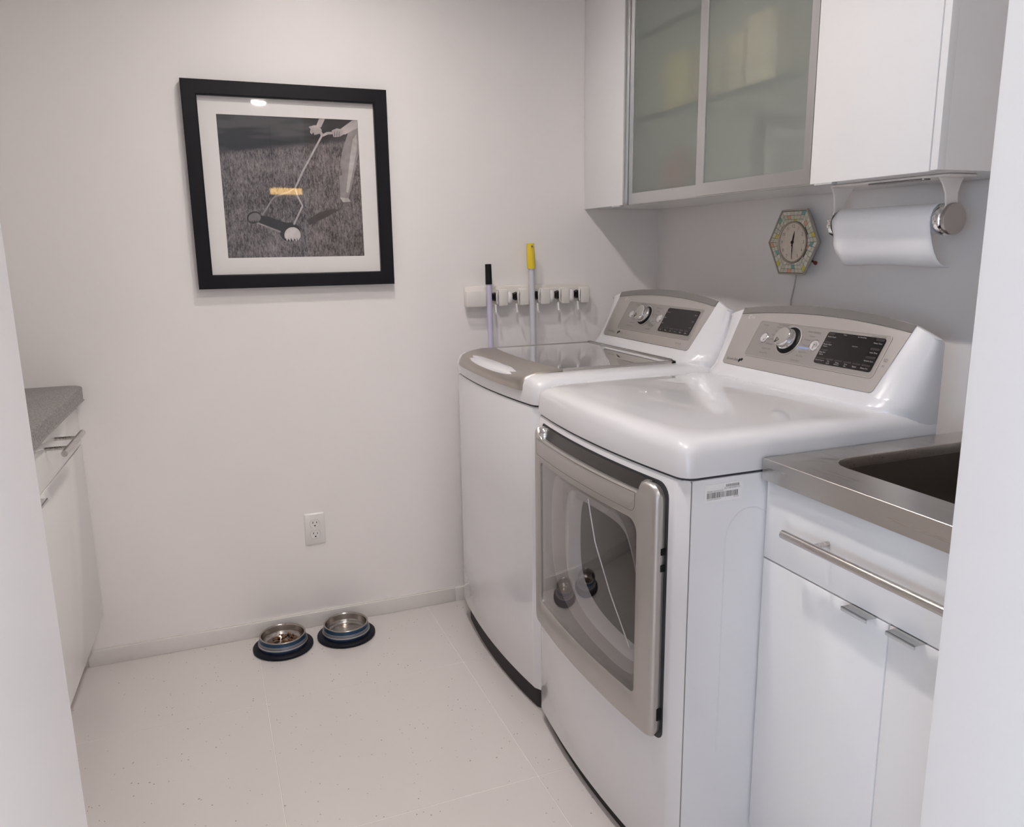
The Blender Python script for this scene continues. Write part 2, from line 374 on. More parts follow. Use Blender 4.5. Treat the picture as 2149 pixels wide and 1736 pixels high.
_txt = []
def text_bm(items):
    """items: (string, x, y, size, align) -> one flat bmesh in the XY plane"""
    obs = []
    for s_, x, y, size, al in items:
        c = bpy.data.curves.new('t', 'FONT'); c.body = s_; c.size = size; c.align_x = al; c.align_y = 'CENTER'; c.resolution_u = 2
        o = bpy.data.objects.new('t', c); COL.objects.link(o); obs.append((o, x, y))
    bpy.context.view_layer.update(); dg = bpy.context.evaluated_depsgraph_get()
    bm = bmesh.new()
    for o, x, y in obs:
        me = bpy.data.meshes.new_from_object(o.evaluated_get(dg)); me.transform(Matrix.Translation((x, y, 0))); bm.from_mesh(me); bpy.data.meshes.remove(me)
    for o, _, _ in obs:
        c = o.data; bpy.data.objects.remove(o); bpy.data.curves.remove(c)
    return bm
def text_obj(name, items, M4, mt, parent, local=False):
    mb = MB(); mb.bm = text_bm(items); mb.xf(M4); o = mb.build(name, mt, parent, smooth=0, local=local); o['kind'] = 'stuff'; return o

# ------------------------------------------------------------------ setting
CEIL = 2.44
XL = -2.72
# floor: slab with single tiles
floor = struct(MB().box((-6.5, -8.2, -0.08), (1.1, 0.12, -0.0012)).build('floor', 'grout'), 'white speckled porcelain tile floor')
TX, TY, TW = -0.972, -0.450, 0.612
tile_me = None
for i in range(-9, 4):
    for j in range(-1, 13):
        cx, cy = TX + (i + 0.5) * TW, TY - (j + 0.5) * 0.606
        if cx > 1.1: continue
        if tile_me is None:
            t0 = MB().box((-TW / 2 + .001, -.302, -.010), (TW / 2 - .001, .302, 0), 0.0008, 1).build('tile', 'tile', floor, local=True); tile_me = t0.data; o = t0
        else:
            o = bpy.data.objects.new('tile', tile_me); COL.objects.link(o); attach(o, floor, True)
        o.location = (cx, cy, 0)
struct(box('wall_back', (XL - .12, 0, 0), (0.12, 0.12, CEIL), 'wall', bev=0))
struct(box('wall_right', (0, -2.20, 0), (0.12, 0, CEIL), 'wall', bev=0))
struct(box('wall_left', (XL - .12, -2.20, 0), (XL, 0, CEIL), 'wall', bev=0))
# entry wall with the cased opening the camera looks through
DL, DR, DH = -1.757, -1.026, 2.26
Y0, Y1 = -2.17, -2.42
struct(box('wall_front_left', (-6.62, Y1, 0), (DL, Y0, CEIL), 'wall', bev=.004), 'white painted wall end left of the doorway')
struct(box('wall_front_right', (DR, Y1, 0), (1.22, Y0, CEIL), 'wall', bev=.004), 'white painted wall end right of the doorway')
WY0, WY1, WZ0, WZ1 = -7.6, -5.2, 0.70, 2.2
outer = [(-8.2, 0), (Y1, 0), (Y1, CEIL), (-8.2, CEIL)]; inner = [(WY0, WZ0), (WY1, WZ0), (WY1, WZ1), (WY0, WZ1)]
struct(MB().ringplate(outer, inner, lambda a, c: (-6.62, a, c), lambda a, c: (-6.5, a, c)).build('wall_hall_left', 'wall', smooth=0))
win = struct(MB().ringplate(inner, [(WY0 + .05, WZ0 + .05), (WY1 - .05, WZ0 + .05), (WY1 - .05, WZ1 - .05), (WY0 + .05, WZ1 - .05)], lambda a, c: (-6.55, a, c), lambda a, c: (-6.51, a, c)).build('window_1', 'white', smooth=0))
box('mullion', (-6.545, (WY0 + WY1) / 2 - .02, WZ0 + .05), (-6.515, (WY0 + WY1) / 2 + .02, WZ1 - .05), 'white', win)
struct(box('wall_hall_right', (1.1, -8.2, 0), (1.22, Y1, CEIL), 'wall', bev=0))
struct(box('wall_hall_back', (-6.62, -8.2, 0), (1.22, -8.08, CEIL), 'wall', bev=0))
struct(box('ceiling', (-6.62, -8.2, CEIL), (1.22, 0.12, CEIL + .08), 'ceiling', bev=0))
mb = MB(); mb.box((-2.10, -0.012, 0), (-0.86, 0, 0.054), 0.002)
mb.box((-2.10, -0.006, 0.053), (-0.86, 0, 0.057), 0.001)
mb.box((-0.86, -0.012, 0), (0, 0, 0.054), 0.002)
struct(mb.build('baseboard_back', 'base'), 'low white tile baseboard along the back wall')

def downlight(x, y, strength, col, label, group, deep=0.020):
    t = thing('recessed_downlight', label, 'ceiling light', (x, y, CEIL), 0, group)
    MB().lathe([(0.052, CEIL), (0.052, CEIL - .003 - deep), (0.060, CEIL - .005 - deep), (0.064, CEIL - .002 - deep), (0.064, CEIL)], (x, y, 0), 40, False, False).build('trim_ring', 'white', t)
    dome = 0.003 if deep else 0.014
    MB().lathe([(0.0515, CEIL - .001), (0.0515, CEIL - .003), (0.044, CEIL - .003 - dome * .5), (0.028, CEIL - .003 - dome * .85), (0.010, CEIL - .003 - dome)], (x, y, 0), 40).build('lens', mat('lens_glow', (0.9, 0.9, 0.9), 0.5, emit=col, estr=strength), t)
    return t
WARM = (1.0, 0.93, 0.885)
downlight(-1.22, -0.72, LAMP * 2.2, WARM, 'round recessed ceiling lamp above the picture wall', 'ceiling downlights')
downlight(-1.22, -1.36, LAMP * 2.9, WARM, 'round recessed ceiling lamp added for brightness above the open floor before the dryer', 'ceiling downlights')  # unseen extra lamp, added to lift the overall brightness of the room
downlight(-1.70, -3.05, LAMP * 2.2, WARM, 'round recessed ceiling lamp just outside the doorway', 'ceiling downlights')
downlight(-1.106, -4.05, HALL_LAMP * 5, (1, 0.93, 0.86), 'round recessed ceiling lamp in the hall behind the camera', 'ceiling downlights', 0.0)
# linear pendant in the hall (mirrored in the picture glass)
t = thing('pendant_lamp', 'slim linear pendant lamp with warm glow in the hall', 'lamp', (-0.80, -5.0, 1.80))
MB().tube([(-0.98, -5, 1.84), (-0.62, -5, 1.84)], 0.028, 14).build('tube_shade', mat('pendant_glow', (0.9, 0.7, 0.4), 0.5, emit=(1.0, 0.62, 0.22), estr=4.5), t)
MB().box((-0.99, -5.02, 1.868), (-0.61, -4.98, 1.885), 0.002).build('housing', 'alu', t)
for xx in (-0.95, -0.65): MB().tube([(xx, -5, 1.88), (xx, -5, CEIL)], 0.002, 6).build('cable', 'black', t)

# ------------------------------------------------------------------ laundry machines
XC, BOW, HALF, RC, XB = -0.888, 0.024, 0.3425, 0.025, -0.245
def front_x(dy, inset=0.0, half=HALF):
    return XC + inset + BOW * (dy / half) ** 2
def plan(yc, z, inset=0.0, rc=RC, back=XB, n=44, front_extra=0.0):
    h = HALF - inset; pts = []
    ys = []
    for i in range(n + 1):
        t = -1 + 2 * i / n
        ys.append(math.copysign(1 - (1 - abs(t)) ** 1.6, t) * h)
    for dy in ys:
        x = front_x(dy, inset + front_extra, h); d = h - abs(dy)
        if d < rc: x += rc - math.sqrt(max(0, rc * rc - (rc - d) ** 2))
        pts.append((x, yc + dy, z))
    pts.append((back, yc + h, z)); pts.append((back, yc - h, z))
    return pts

def machine_shell(t, yc, dz, zf=0.032):
    """plinth, front panel, side/back cabinet common to both machines"""
    MB().loops([plan(yc, 0.0, 0.016), plan(yc, 0.10, 0.016)], True, True, True).build('plinth', 'plinth', t)
    # front panel: only the bowed front wrapped round the corners
    def frontring(z, inset=0.0):
        p = plan(yc, z, inset); return p[:-2]
    zs = [(zf, 0.012), (zf + .002, 0.004), (zf + .008, 0.0), (0.30, 0.0), (0.60, 0.0), (0.880 + dz, 0.0), (0.884 + dz, 0.003)]
    mb = MB(); rings = []
    for z, ins in zs:
        f = frontring(z, ins); back = [(-0.835, yc + HALF - ins - .002, z), (-0.835, yc - HALF + ins + .002, z)]
        rings.append([(max(p[0], -5), p[1], p[2]) for p in f if p[0] < -0.852] + [])
    n0 = min(len(r) for r in rings)
    rings = [r[(len(r) - n0) // 2:(len(r) - n0) // 2 + n0] for r in rings]
    full = []
    for r, (z, ins) in zip(rings, zs):
        full.append(r + [(-0.849, yc + HALF - ins - .0005, z), (-0.80, yc + HALF - .01, z), (-0.80, yc - HALF + .01, z), (-0.849, yc - HALF + ins + .0005, z)])
    mb.loops(full, True, True, True).build('front_panel', 'enamel', t, smooth=50)
    MB().box((-0.847, yc - HALF, zf), (XB, yc + HALF, 0.884 + dz), 0.0015).build('side_cabinet', 'enamel', t)
    MB().loops([plan(yc, 0.875 + dz, .004), plan(yc, .891 + dz, .004)], True, True, True).build('seam_gasket', 'seam', t)
    for xx in (-0.80, -0.30):
        for yy in (-HALF + .06, HALF - .06):
            MB().lathe([(0.018, 0.0), (0.022, 0.012), (0.012, 0.014), (0.012, 0.04)], (xx, yc + yy, 0), 14).build('foot', 'black', t)

PW0, PW1 = 0.262, 0.281        # half width of the silver console panel, bottom and top
def console(t, yc, dz):
    """white raised back console with slanted silver control panel; returns the matrix of the panel plane"""
    P0 = Vector((-0.345, yc, 0.995 + dz)); S = Vector((0.085, 0, 0.14)).normalized(); E = Vector((0, -1, 0)); N = E.cross(S)
    M4 = Matrix((( E.x, S.x, N.x, P0.x), (E.y, S.y, N.y, P0.y), (E.z, S.z, N.z, P0.z), (0, 0, 0, 1)))
    secs = []; zb = 0.935 + dz
    n = 56
    for i in range(n + 1):
        u = -1 + 2 * i / n; dy = math.copysign(1 - (1 - abs(u)) ** 1.5, u) * HALF
        e = max(0.0, (abs(dy) - 0.262) / (HALF - 0.262)); k = 1 - math.sqrt(max(0, 1 - e * e))
        arch = 0.1665 + 0.0225 * (1 - (dy / 0.285) ** 2)
        if abs(dy) > 0.285: arch = 0.1665 - 0.02 * (abs(dy) - .285) / .0575
        top = arch - 0.006 * k
        f0 = P0 + S * (-0.006); f1 = P0 + S * top
        zt = f1.z; xt = f1.x
        def bk(x, amt=.92): return x + (XB - .010 - x) * k * amt      # ends sweep back towards the wall
        prof = [(bk(-0.372), zb), (bk(-0.372), 0.966 + dz), (bk(-0.366), 0.974 + dz), (bk(f0.x - .004), f0.z - .004), (bk(f0.x), f0.z),
                (bk((f0.x + f1.x) / 2), (f0.z + f1.z) / 2), (bk(xt - .004), zt - 0.006), (bk(xt, .5), zt - .001), (bk(xt + .006, .3), zt), (XB - .002, zt - .004), (XB + .002, zt - .012), (XB + .002, zb)]
        secs.append([(x, yc - dy, z) for x, z in prof])
    MB().loops(secs, True, True, True).build('console_housing', 'enamel', t, smooth=40)
    # panel with the darker arched strip above it
    def lp(a, c, h): return tuple(M4 @ Vector((a, c, h)))
    def hw(Y): return PW0 + (PW1 - PW0) * Y / 0.15
    def arc(Y0, rise, m=28, x0=None):
        w = hw(Y0) if x0 is None else x0
        return [(-w + 2 * w * i / m, Y0 + rise * (1 - (-1 + 2 * i / m) ** 2)) for i in range(m + 1)]
    bot = []
    for i in range(7):
        a = PI + PI / 2 * i / 6; bot.append((-PW0 + .012 + .012 * math.cos(a), .012 + .012 * math.sin(a)))
    for i in range(7):
        a = 1.5 * PI + PI / 2 * i / 6; bot.append((PW0 - .012 + .012 * math.cos(a), .012 + .012 * math.sin(a)))
    out = bot + arc(0.1475, 0.0190)[::-1]
    MB().plate(out, lambda a, c: lp(a, c, -.002), lambda a, c: lp(a, c, .0022)).build('control_panel', 'panel', t, smooth=30)
    out = arc(0.1485, 0.0190) + arc(0.1668, 0.0228)[::-1]
    MB().plate(out, lambda a, c: lp(a, c, -.002), lambda a, c: lp(a, c - (0.0 if c > .16 else 0), .0028)).build('arched_strip', 'panel_arch', t, smooth=30)
    ins = rrect(-0.190, 0.243, 0.032, 0.136, 0.008, 4, 4)
    MB().plate(ins, lambda a, c: lp(a, c, .001), lambda a, c: lp(a, c, .0030)).build('inset_plate', 'panel_dark', t, smooth=30)
    MB().ringplate(rrect(-0.1905, 0.2435, 0.0315, 0.1365, 0.0085, 4, 4), rrect(-0.1885, 0.2415, 0.0335, 0.1345, 0.0075, 4, 4), lambda a, c: lp(a, c, .001), lambda a, c: lp(a, c, .0036)).build('inset_edge', 'panel', t, smooth=30)
    d = MB().plate(rrect(0.060, 0.231, 0.045, 0.127, 0.006, 4, 4), lambda a, c: lp(a, c, .002), lambda a, c: lp(a, c, .0045)).build('display', 'display', t, smooth=30)
    return M4, lp, d

def knob(t, lp, M4, ringr=0.036):
    cx, cyy = -0.054, 0.090
    def ring(r, h): return [lp(cx + r * math.cos(2 * PI * k / 40), cyy + r * math.sin(2 * PI * k / 40), h) for k in range(40)]
    k = MB().loops([ring(ringr, .002), ring(ringr, .006), ring(ringr - .003, .0075), ring(.024, .0075)], True, True, True).build('dial_base', 'black', t)
    MB().loops([ring(ringr + .004, .002), ring(ringr + .004, .0042), ring(ringr + .0005, .0048), ring(ringr + .0005, .002)], True).build('dial_rim', 'panel', t)
    kb = MB().loops([ring(.0265, .006), ring(.0285, .010), ring(.0280, .014), ring(.0255, .016), ring(.0260, .026), ring(.0245, .030), ring(.0235, .0305)], True, True, True).build('dial', 'chrome', t)
    MB().loops([ring(.0232, .0300), ring(.0228, .0312), ring(.012, .0322)], True, True, True).build('dial_face', 'silver', kb)
    # small triangular pointer outline
    a = 2 * PI * 0.66
    def tri(s_): return [(cx - .008 + s_ * math.cos(a + j * 2 * PI / 3) * (1.3 if j == 0 else 1), cyy - .012 + s_ * math.sin(a + j * 2 * PI / 3) * (1.3 if j == 0 else 1)) for j in range(3)]
    MB().ringplate(tri(.0075), tri(.0052), lambda p, q: lp(p, q, .0310), lambda p, q: lp(p, q, .0326)).build('pointer', 'black', kb, smooth=0)
def push_button(t, lp, cx, cyy, r):
    def ring(rr, h): return [lp(cx + rr * math.cos(2 * PI * k / 28), cyy + rr * math.sin(2 * PI * k / 28), h) for k in range(28)]
    MB().loops([ring(r, .002), ring(r, .0042), ring(r * .86, .005), ring(r * .80, .0042), ring(r * .62, .0042), ring(r * .58, .0052), ring(r * .3, .0058)], True, True, True).build('push_button', 'chrome', t)

def logo(t, lp, M4, x, y, r):
    """round face emblem with two letters"""
    def c(rr, a): return (x + rr * math.cos(a), y + rr * math.sin(a))
    N = 24; out = [c(r, .5 + 5.2 * k / N) for k in range(N + 1)] + [c(r * .72, .5 + 5.2 * k / N) for k in range(N, -1, -1)]
    mb = MB(); mb.plate(out, lambda p, q: lp(p, q, .001), lambda p, q: lp(p, q, .0028))
    mb.plate([c(r * .2, 2 * PI * k / 8) for k in range(8)], lambda p, q: lp(p, q, .001), lambda p, q: lp(p, q, .0028))
    t2 = text_bm([('LG', x + r * 1.5, y, r * 1.9, 'LEFT')]); mb.merge(t2, M4 @ Matrix.Translation((0, 0, .0027)))
    mb.build('emblem', 'ink_light', t, smooth=0)

def leaf_mark(t, lp, x, y):
    mb = MB()
    for (dx, dy, sx, sy) in ((0, -.002, .0035, .0055), (.0075, .0015, .0045, .0045)):
        mb.plate([(x + dx + sx * math.cos(2 * PI * k / 12) * (1 if k < 7 else .6), y + dy + sy * math.sin(2 * PI * k / 12)) for k in range(12)], lambda p, q: lp(p, q, .001), lambda p, q: lp(p, q, .0028))
    mb.build('leaf_mark', 'black', t, smooth=0)

# ---- dryer
YD, YW, DZW = -1.1570, -0.4675, 0.012
dryer = thing('clothes_dryer', 'white front-loading dryer with silver window door beside the sink', 'dryer', (-0.55, YD, 0))
machine_shell(dryer, YD, 0.0)
def top_cover(t, yc, dz, flat):
    prof = [(0.8885, 0.003), (0.890, -.0015), (0.900, -.002), (0.935, 0.0), (0.945, 0.004), (0.9535, 0.011), (0.9595, 0.022), (0.9630, 0.036), (0.9645, 0.052)]
    rings = [plan(yc, z + dz, ins, RC + max(0, ins) * .8) for z, ins in prof]
    # the back edge of the lid stays straight; sides roll over too
    return MB().loops(rings, True, True, True).build('top_cover', 'enamel', t, smooth=60)
top_cover(dryer, YD, 0.0, True)
M4d, lpd, disp = console(dryer, YD, 0.0)
knob(dryer, lpd, M4d)
push_button(dryer, lpd, -0.146, 0.088, 0.0145); push_button(dryer, lpd, 0.0365, 0.087, 0.0155)
text_obj('button_mark', [('||', 0.0365, 0.087, 0.010, 'CENTER')], M4d @ Matrix.Translation((0, 0, .0062)), 'ink', dryer)
logo(dryer, lpd, M4d, -0.243, 0.142, 0.0055); leaf_mark(dryer, lpd, -0.196, 0.0165)
text_obj('printed_legend', [('Sensor Dry', -0.249, 0.0155, 0.0105, 'LEFT'), ('Power', -0.152, 0.124, 0.0078, 'RIGHT'),
    ('Anti Bacterial', -0.098, 0.130, 0.0072, 'CENTER'), ('Heavy Duty', -0.103, 0.1225, 0.0066, 'CENTER'), ('Cotton', -0.100, 0.112, 0.0072, 'RIGHT'),
    ('Normal', -0.102, 0.100, 0.0072, 'RIGHT'), ('Perm Press', -0.103, 0.087, 0.0068, 'RIGHT'), ('Delicates', -0.103, 0.074, 0.0072, 'RIGHT'),
    ('Small Load', -0.103, 0.060, 0.0072, 'RIGHT'), ('Speed Dry', -0.105, 0.0475, 0.0072, 'RIGHT'),
    ('Steam Sanitary', -0.006, 0.121, 0.0072, 'LEFT'), ('Towels', 0.004, 0.110, 0.0072, 'LEFT'), ('Freshen Up', -0.006, 0.099, 0.0072, 'LEFT'),
    ('Time Dry', -0.002, 0.084, 0.0072, 'LEFT'), ('Rack Dry', -0.004, 0.066, 0.0072, 'LEFT'), ('Air Dry', -0.006, 0.055, 0.0072, 'LEFT'), ('Download', -0.016, 0.042, 0.0072, 'LEFT')],
    M4d @ Matrix.Translation((0, 0, .0033)), 'ink', dryer)
text_obj('small_print', [('Energy saver sensing', 0.187, 0.1305, 0.0048, 'LEFT'), ('SD', 0.2495, 0.0775, 0.010, 'LEFT'), ('XL', 0.2515, 0.064, 0.0075, 'LEFT')], M4d @ Matrix.Translation((0, 0, .0034)), 'ink', dryer)
MB().plate(rrect(-0.012, 0.024, 0.0745, 0.0795, .001, 2, 2), lambda a, c: lpd(a, c, .002), lambda a, c: lpd(a, c, .0036)).build('blue_highlight', 'ink_blue', dryer, smooth=0)
KEYS = [(0.0635, 0.0835, 0.1195, 0.1250), (0.0630, 0.0855, 0.0975, 0.1020), (0.0625, 0.0855, 0.0775, 0.0815), (0.0615, 0.0905, 0.0560, 0.0605), (0.205, 0.2285, 0.1185, 0.1250), (0.203, 0.2285, 0.0960, 0.1015), (0.201, 0.2285, 0.0750, 0.0810)]
for i, (a0, a1, c0, c1) in enumerate(KEYS):
    MB().plate(rrect(a0, a1, c0, c1, .0012, 2, 3), lambda a, c: lpd(a, c, .004), lambda a, c: lpd(a, c, .0050)).build('touch_key', 'display_key', disp, smooth=0)
for i in range(5):
    x0 = 0.0935 + i * 0.0270
    MB().plate(rrect(x0, x0 + .024, 0.0560, 0.0605, .0012, 2, 3), lambda a, c: lpd(a, c, .004), lambda a, c: lpd(a, c, .0050)).build('touch_key', 'display_key', disp, smooth=0)
text_obj('display_legend', [('Steam Fresh', 0.065, 0.1145, 0.0052, 'LEFT'), ('Reduce Static', 0.064, 0.0945, 0.0046, 'LEFT'), ('Option', 0.066, 0.0890, 0.0046, 'LEFT'), ('Easy Iron', 0.064, 0.0735, 0.0050, 'LEFT'), ('Option', 0.066, 0.0680, 0.0044, 'LEFT'),
    ('Custom Program', 0.0632, 0.0530, 0.0040, 'LEFT'), ('Dry', 0.1050, 0.0530, 0.0046, 'CENTER'), ('Level', 0.1050, 0.0485, 0.0046, 'CENTER'), ('Temp.', 0.132, 0.0530, 0.0046, 'CENTER'), ('Control', 0.132, 0.0485, 0.0046, 'CENTER'),
    ('Time', 0.158, 0.0530, 0.0046, 'CENTER'), ('Dry', 0.158, 0.0485, 0.0046, 'CENTER'), ('Signal', 0.184, 0.0510, 0.0052, 'CENTER'), ('Damp Dry', 0.2125, 0.0510, 0.0048, 'CENTER'),
    ('More Time', 0.227, 0.1130, 0.0052, 'RIGHT'), ('Less Time', 0.227, 0.0900, 0.0052, 'RIGHT'), ('Wrinkle Care', 0.227, 0.0690, 0.0046, 'RIGHT'), ('Clean', 0.114, 0.1235, 0.0042, 'CENTER'), ('Est. Remaining', 0.165, 0.1225, 0.0042, 'CENTER'),
    ('Child Lock', 0.158, 0.0985, 0.0038, 'CENTER')], M4d @ Matrix.Translation((0, 0, .0053)), 'ink_pale', disp)

# dryer door: bowed silver frame round a tinted pane
door = None
dyl, dyr, dz0, dz1 = -0.868, -1.452, 0.330, 0.866
def fx(y): return front_x(y - YD)
def dshift(y): return 0.0
def outl(ins): return rrect(dyr + ins, dyl - ins, dz0 + ins, dz1 - ins, [0.020, 0.018, 0.018, 0.030], 44, 6)
WIN = (-1.393, -0.921, 0.405, 0.782)
def winl(ins): return rrect(WIN[0] + ins, WIN[1] - ins, WIN[2] + ins, WIN[3] - ins, [0.012, 0.012, 0.012, 0.030], 44, 6)
GA, GB = -1.405, -0.893       # handle groove between these
def dip(y, z):
    """lowers the lip between the two end caps"""
    s1 = min(1, max(0, (y - GA) / 0.016)); s2 = min(1, max(0, (GB - y) / 0.016))
    k = (s1 * s1 * (3 - 2 * s1)) * (s2 * s2 * (3 - 2 * s2))
    return z - (0.026 * k if z > 0.84 else 0.0)
def P(off): return lambda y, z: (fx(y) - off, y, dip(y, z))
rings = [[P(0.001)(*p) for p in outl(.004)], [P(.014)(*p) for p in outl(0)], [P(.020)(*p) for p in outl(0.002)], [P(.0245)(*p) for p in outl(.006)], [P(.0265)(*p) for p in outl(.012)],
         [P(.0265)(*p) for p in winl(-.003)], [P(.0245)(*p) for p in winl(0)], [P(.012)(*p) for p in winl(0)]]
door = MB().loops(rings, True).build('door', 'silver', dryer, smooth=40)
# scooped handle recess behind the lip
secs = []
for i in range(41):
    y = GA + (GB - GA) * i / 40
    pr = [(-.0235, 0.836), (-.016, 0.829), (-.010, 0.832), (-.006, 0.842), (-.003, 0.856), (-.002, 0.866)]
    secs.append([(fx(y) + a, y, z) for a, z in pr])
MB().loops(secs, False).build('handle_recess', 'groove', door, smooth=60)
for yy, sgn in ((GA, 1), (GB, -1)):
    mb = MB(); pr = [(-.0235, 0.838), (-.0225, 0.852), (-.017, 0.862), (-.008, 0.866), (-.002, 0.866), (-.004, 0.84), (-.012, 0.829)]
    mb.loops([[(fx(yy) + a, yy - sgn * .004, z) for a, z in pr], [(fx(yy) + a, yy + sgn * .012, z - .002) for a, z in pr], [(fx(yy) + a * .7, yy + sgn * .022, .838 + (z - .838) * .4) for a, z in pr]], True, True, True)
    mb.build('end_cap', 'chrome' if yy == GB else 'silver', door, smooth=60)
# handle plate on the face of the door, above the window
hp = rrect(-1.388, -0.893, 0.797, 0.8385, [0.016, 0.006, 0.002, 0.002], 40, 5)
hpi = rrect(-1.3868, -0.8942, 0.7982, 0.8378, [0.015, 0.005, 0.001, 0.001], 40, 5)
MB().ringplate(hp, hpi, lambda y, z: (fx(y) - .0262, y, z), lambda y, z: (fx(y) - .0267, y, z)).build('plate_outline', 'ink', door, smooth=0)
# tinted pane, ring behind it and the drum
def sheet(outline, off, name, mt, parent, smooth=60):
    """curved filled sheet: columns across y between lower and upper outline"""
    mb = MB(); ys = sorted(set(round(p[0], 5) for p in outline)); cols = []
    for y in ys:
        zz = []
        for (a, c) in zip(outline, outline[1:] + outline[:1]):
            if (a[0] - y) * (c[0] - y) <= 0 and abs(a[0] - c[0]) > 1e-9: zz.append(a[1] + (c[1] - a[1]) * (y - a[0]) / (c[0] - a[0]))
            elif abs(a[0] - y) < 1e-5: zz.append(a[1])
        lo, hi = min(zz), max(zz)
        cols.append([(fx(y) - off, y, lo + (hi - lo) * k / 6) for k in range(7)])
    return mb.loops(cols, False).build(name, mt, parent, smooth=smooth)
sheet(winl(0.0), .0225, 'glass_pane', 'door_glass', door)
INN = smooth_closed([(-1.045, .66), (-1.050, .56), (-1.085, .505), (-1.165, .470), (-1.30, .455), (-1.372, .462), (-1.386, .50), (-1.387, .60), (-1.365, .68), (-1.325, .735), (-1.25, .752), (-1.10, .748), (-1.06, .725)], 6)
def ray_outline(cen, N, box_):
    out = []
    for k in range(N):
        a = 2 * PI * k / N; d = (math.cos(a), math.sin(a)); best = 9
        for ax, val in ((0, box_[0]), (0, box_[1]), (1, box_[2]), (1, box_[3])):
            if abs(d[ax]) > 1e-6:
                tt = (val - cen[ax]) / d[ax]
                if tt > 0: best = min(best, tt)
        out.append((cen[0] + d[0] * best, cen[1] + d[1] * best))
    return out
def hit(poly, cen, N):
    out = []
    for k in range(N):
        a = 2 * PI * k / N; d = (math.cos(a), math.sin(a)); best = 0
        for p, q in zip(poly, poly[1:] + poly[:1]):
            ex, ez = q[0] - p[0], q[1] - p[1]; det = d[0] * (-ez) + d[1] * ex
            if abs(det) < 1e-12: continue
            rx, rz_ = p[0] - cen[0], p[1] - cen[1]
            tt = (rx * (-ez) + rz_ * ex) / det; uu = (d[0] * rz_ - d[1] * rx) / det
            if tt > 0 and -1e-6 <= uu <= 1 + 1e-6: best = max(best, tt)
        out.append((cen[0] + d[0] * best, cen[1] + d[1] * best))
    return out
cen = (-1.215, .61); NR = 72
bx = (WIN[0] - .002, WIN[1] + .002, WIN[2] - .002, WIN[3] + .002)
ro = ray_outline(cen, NR, bx); ri = hit(INN, cen, NR)
def contour(p): return (-1.391 + (p[0] + 1.387) * 1.24, min(.772, .60 + (p[1] - .60) * 1.20))
ra = [contour(p) for p in ri]
MB().loops([[(fx(y) - .012, y, z) for y, z in ro], [(fx(y) - .011, y, z) for y, z in ra]], True).build('pane_surround', 'surround', door, smooth=40)
rings = [[(fx(y) - .0112, y, z) for y, z in ra], [(fx(y) - .0135, y, z) for y, z in [(ra[i][0] + (ri[i][0] - ra[i][0]) * .15, ra[i][1] + (ri[i][1] - ra[i][1]) * .15) for i in range(NR)]], [(fx(y) - .009, y, z) for y, z in [((ra[i][0] + ri[i][0]) / 2, (ra[i][1] + ri[i][1]) / 2) for i in range(NR)]], [(fx(y) + .004, y, z) for y, z in ri], [(fx(y) + .018, y, z) for y, z in ri], [(fx(y) + .034, y, z) for y, z in [(cen[0] + (p[0] - cen[0]) * .93, cen[1] + (p[1] - cen[1]) * .93) for p in ri]]]
MB().loops(rings, True).build('inner_ring', 'ring', door, smooth=40)
lastr = [(cen[0] + (p[0] - cen[0]) * .93, cen[1] + (p[1] - cen[1]) * .93) for p in ri]
DRUMX = -0.44
MB().loops([[(fx(y) + .030, y, z) for y, z in lastr], [(-0.80, y, z) for y, z in lastr], [(DRUMX, y, z) for y, z in lastr]], True, False, True).build('drum', 'drum', dryer, smooth=40)
# open the front of the machine behind the door window
cut = MB().loops([[(-0.97, cen[0] + (y - cen[0]) * 1.004, cen[1] + (z - cen[1]) * 1.004) for y, z in lastr], [(DRUMX + .004, cen[0] + (y - cen[0]) * 1.004, cen[1] + (z - cen[1]) * 1.004) for y, z in lastr]], True, True, True).build('cutter', 'drum')
for o in [c for c in dryer.children if c.name.split('.')[0] in ('front_panel', 'side_cabinet')]:
    md = o.modifiers.new('opening', 'BOOLEAN'); md.operation = 'DIFFERENCE'; md.object = cut; md.solver = 'EXACT'
    bpy.context.view_layer.update()
    me2 = bpy.data.meshes.new_from_object(o.evaluated_get(bpy.context.evaluated_depsgraph_get()))
    o.modifiers.clear(); o.data = me2
cm = cut.data; bpy.data.objects.remove(cut); bpy.data.meshes.remove(cm)
MB().tube([(fx(-1.16) - .004, -1.165, .757), (fx(-1.19) + .004, -1.185, .66), (fx(-1.24) + .012, -1.24, .56), (fx(-1.31) + .015, -1.32, .462)], 0.0018, 8).build('inner_edge_glint', 'chrome', door)  # thin chrome arc standing in for the highlight along the inner glass
for z0, hh in ((0.727, .013), (0.693, .013), (0.372, .026)):
    MB().box((fx(-1.45) - .001, -1.4528, z0), (fx(-1.45) - .011, -1.4495, z0 + hh)).build('hinge_slot', 'black', door)
# the white recess edge round the door
MB().ringplate(outl(-.0045), outl(.006), lambda y, z: (fx(y) + .003, y, z), lambda y, z: (fx(y) - .0008, y, z)).build('door_gap', 'seam', dryer, smooth=0)
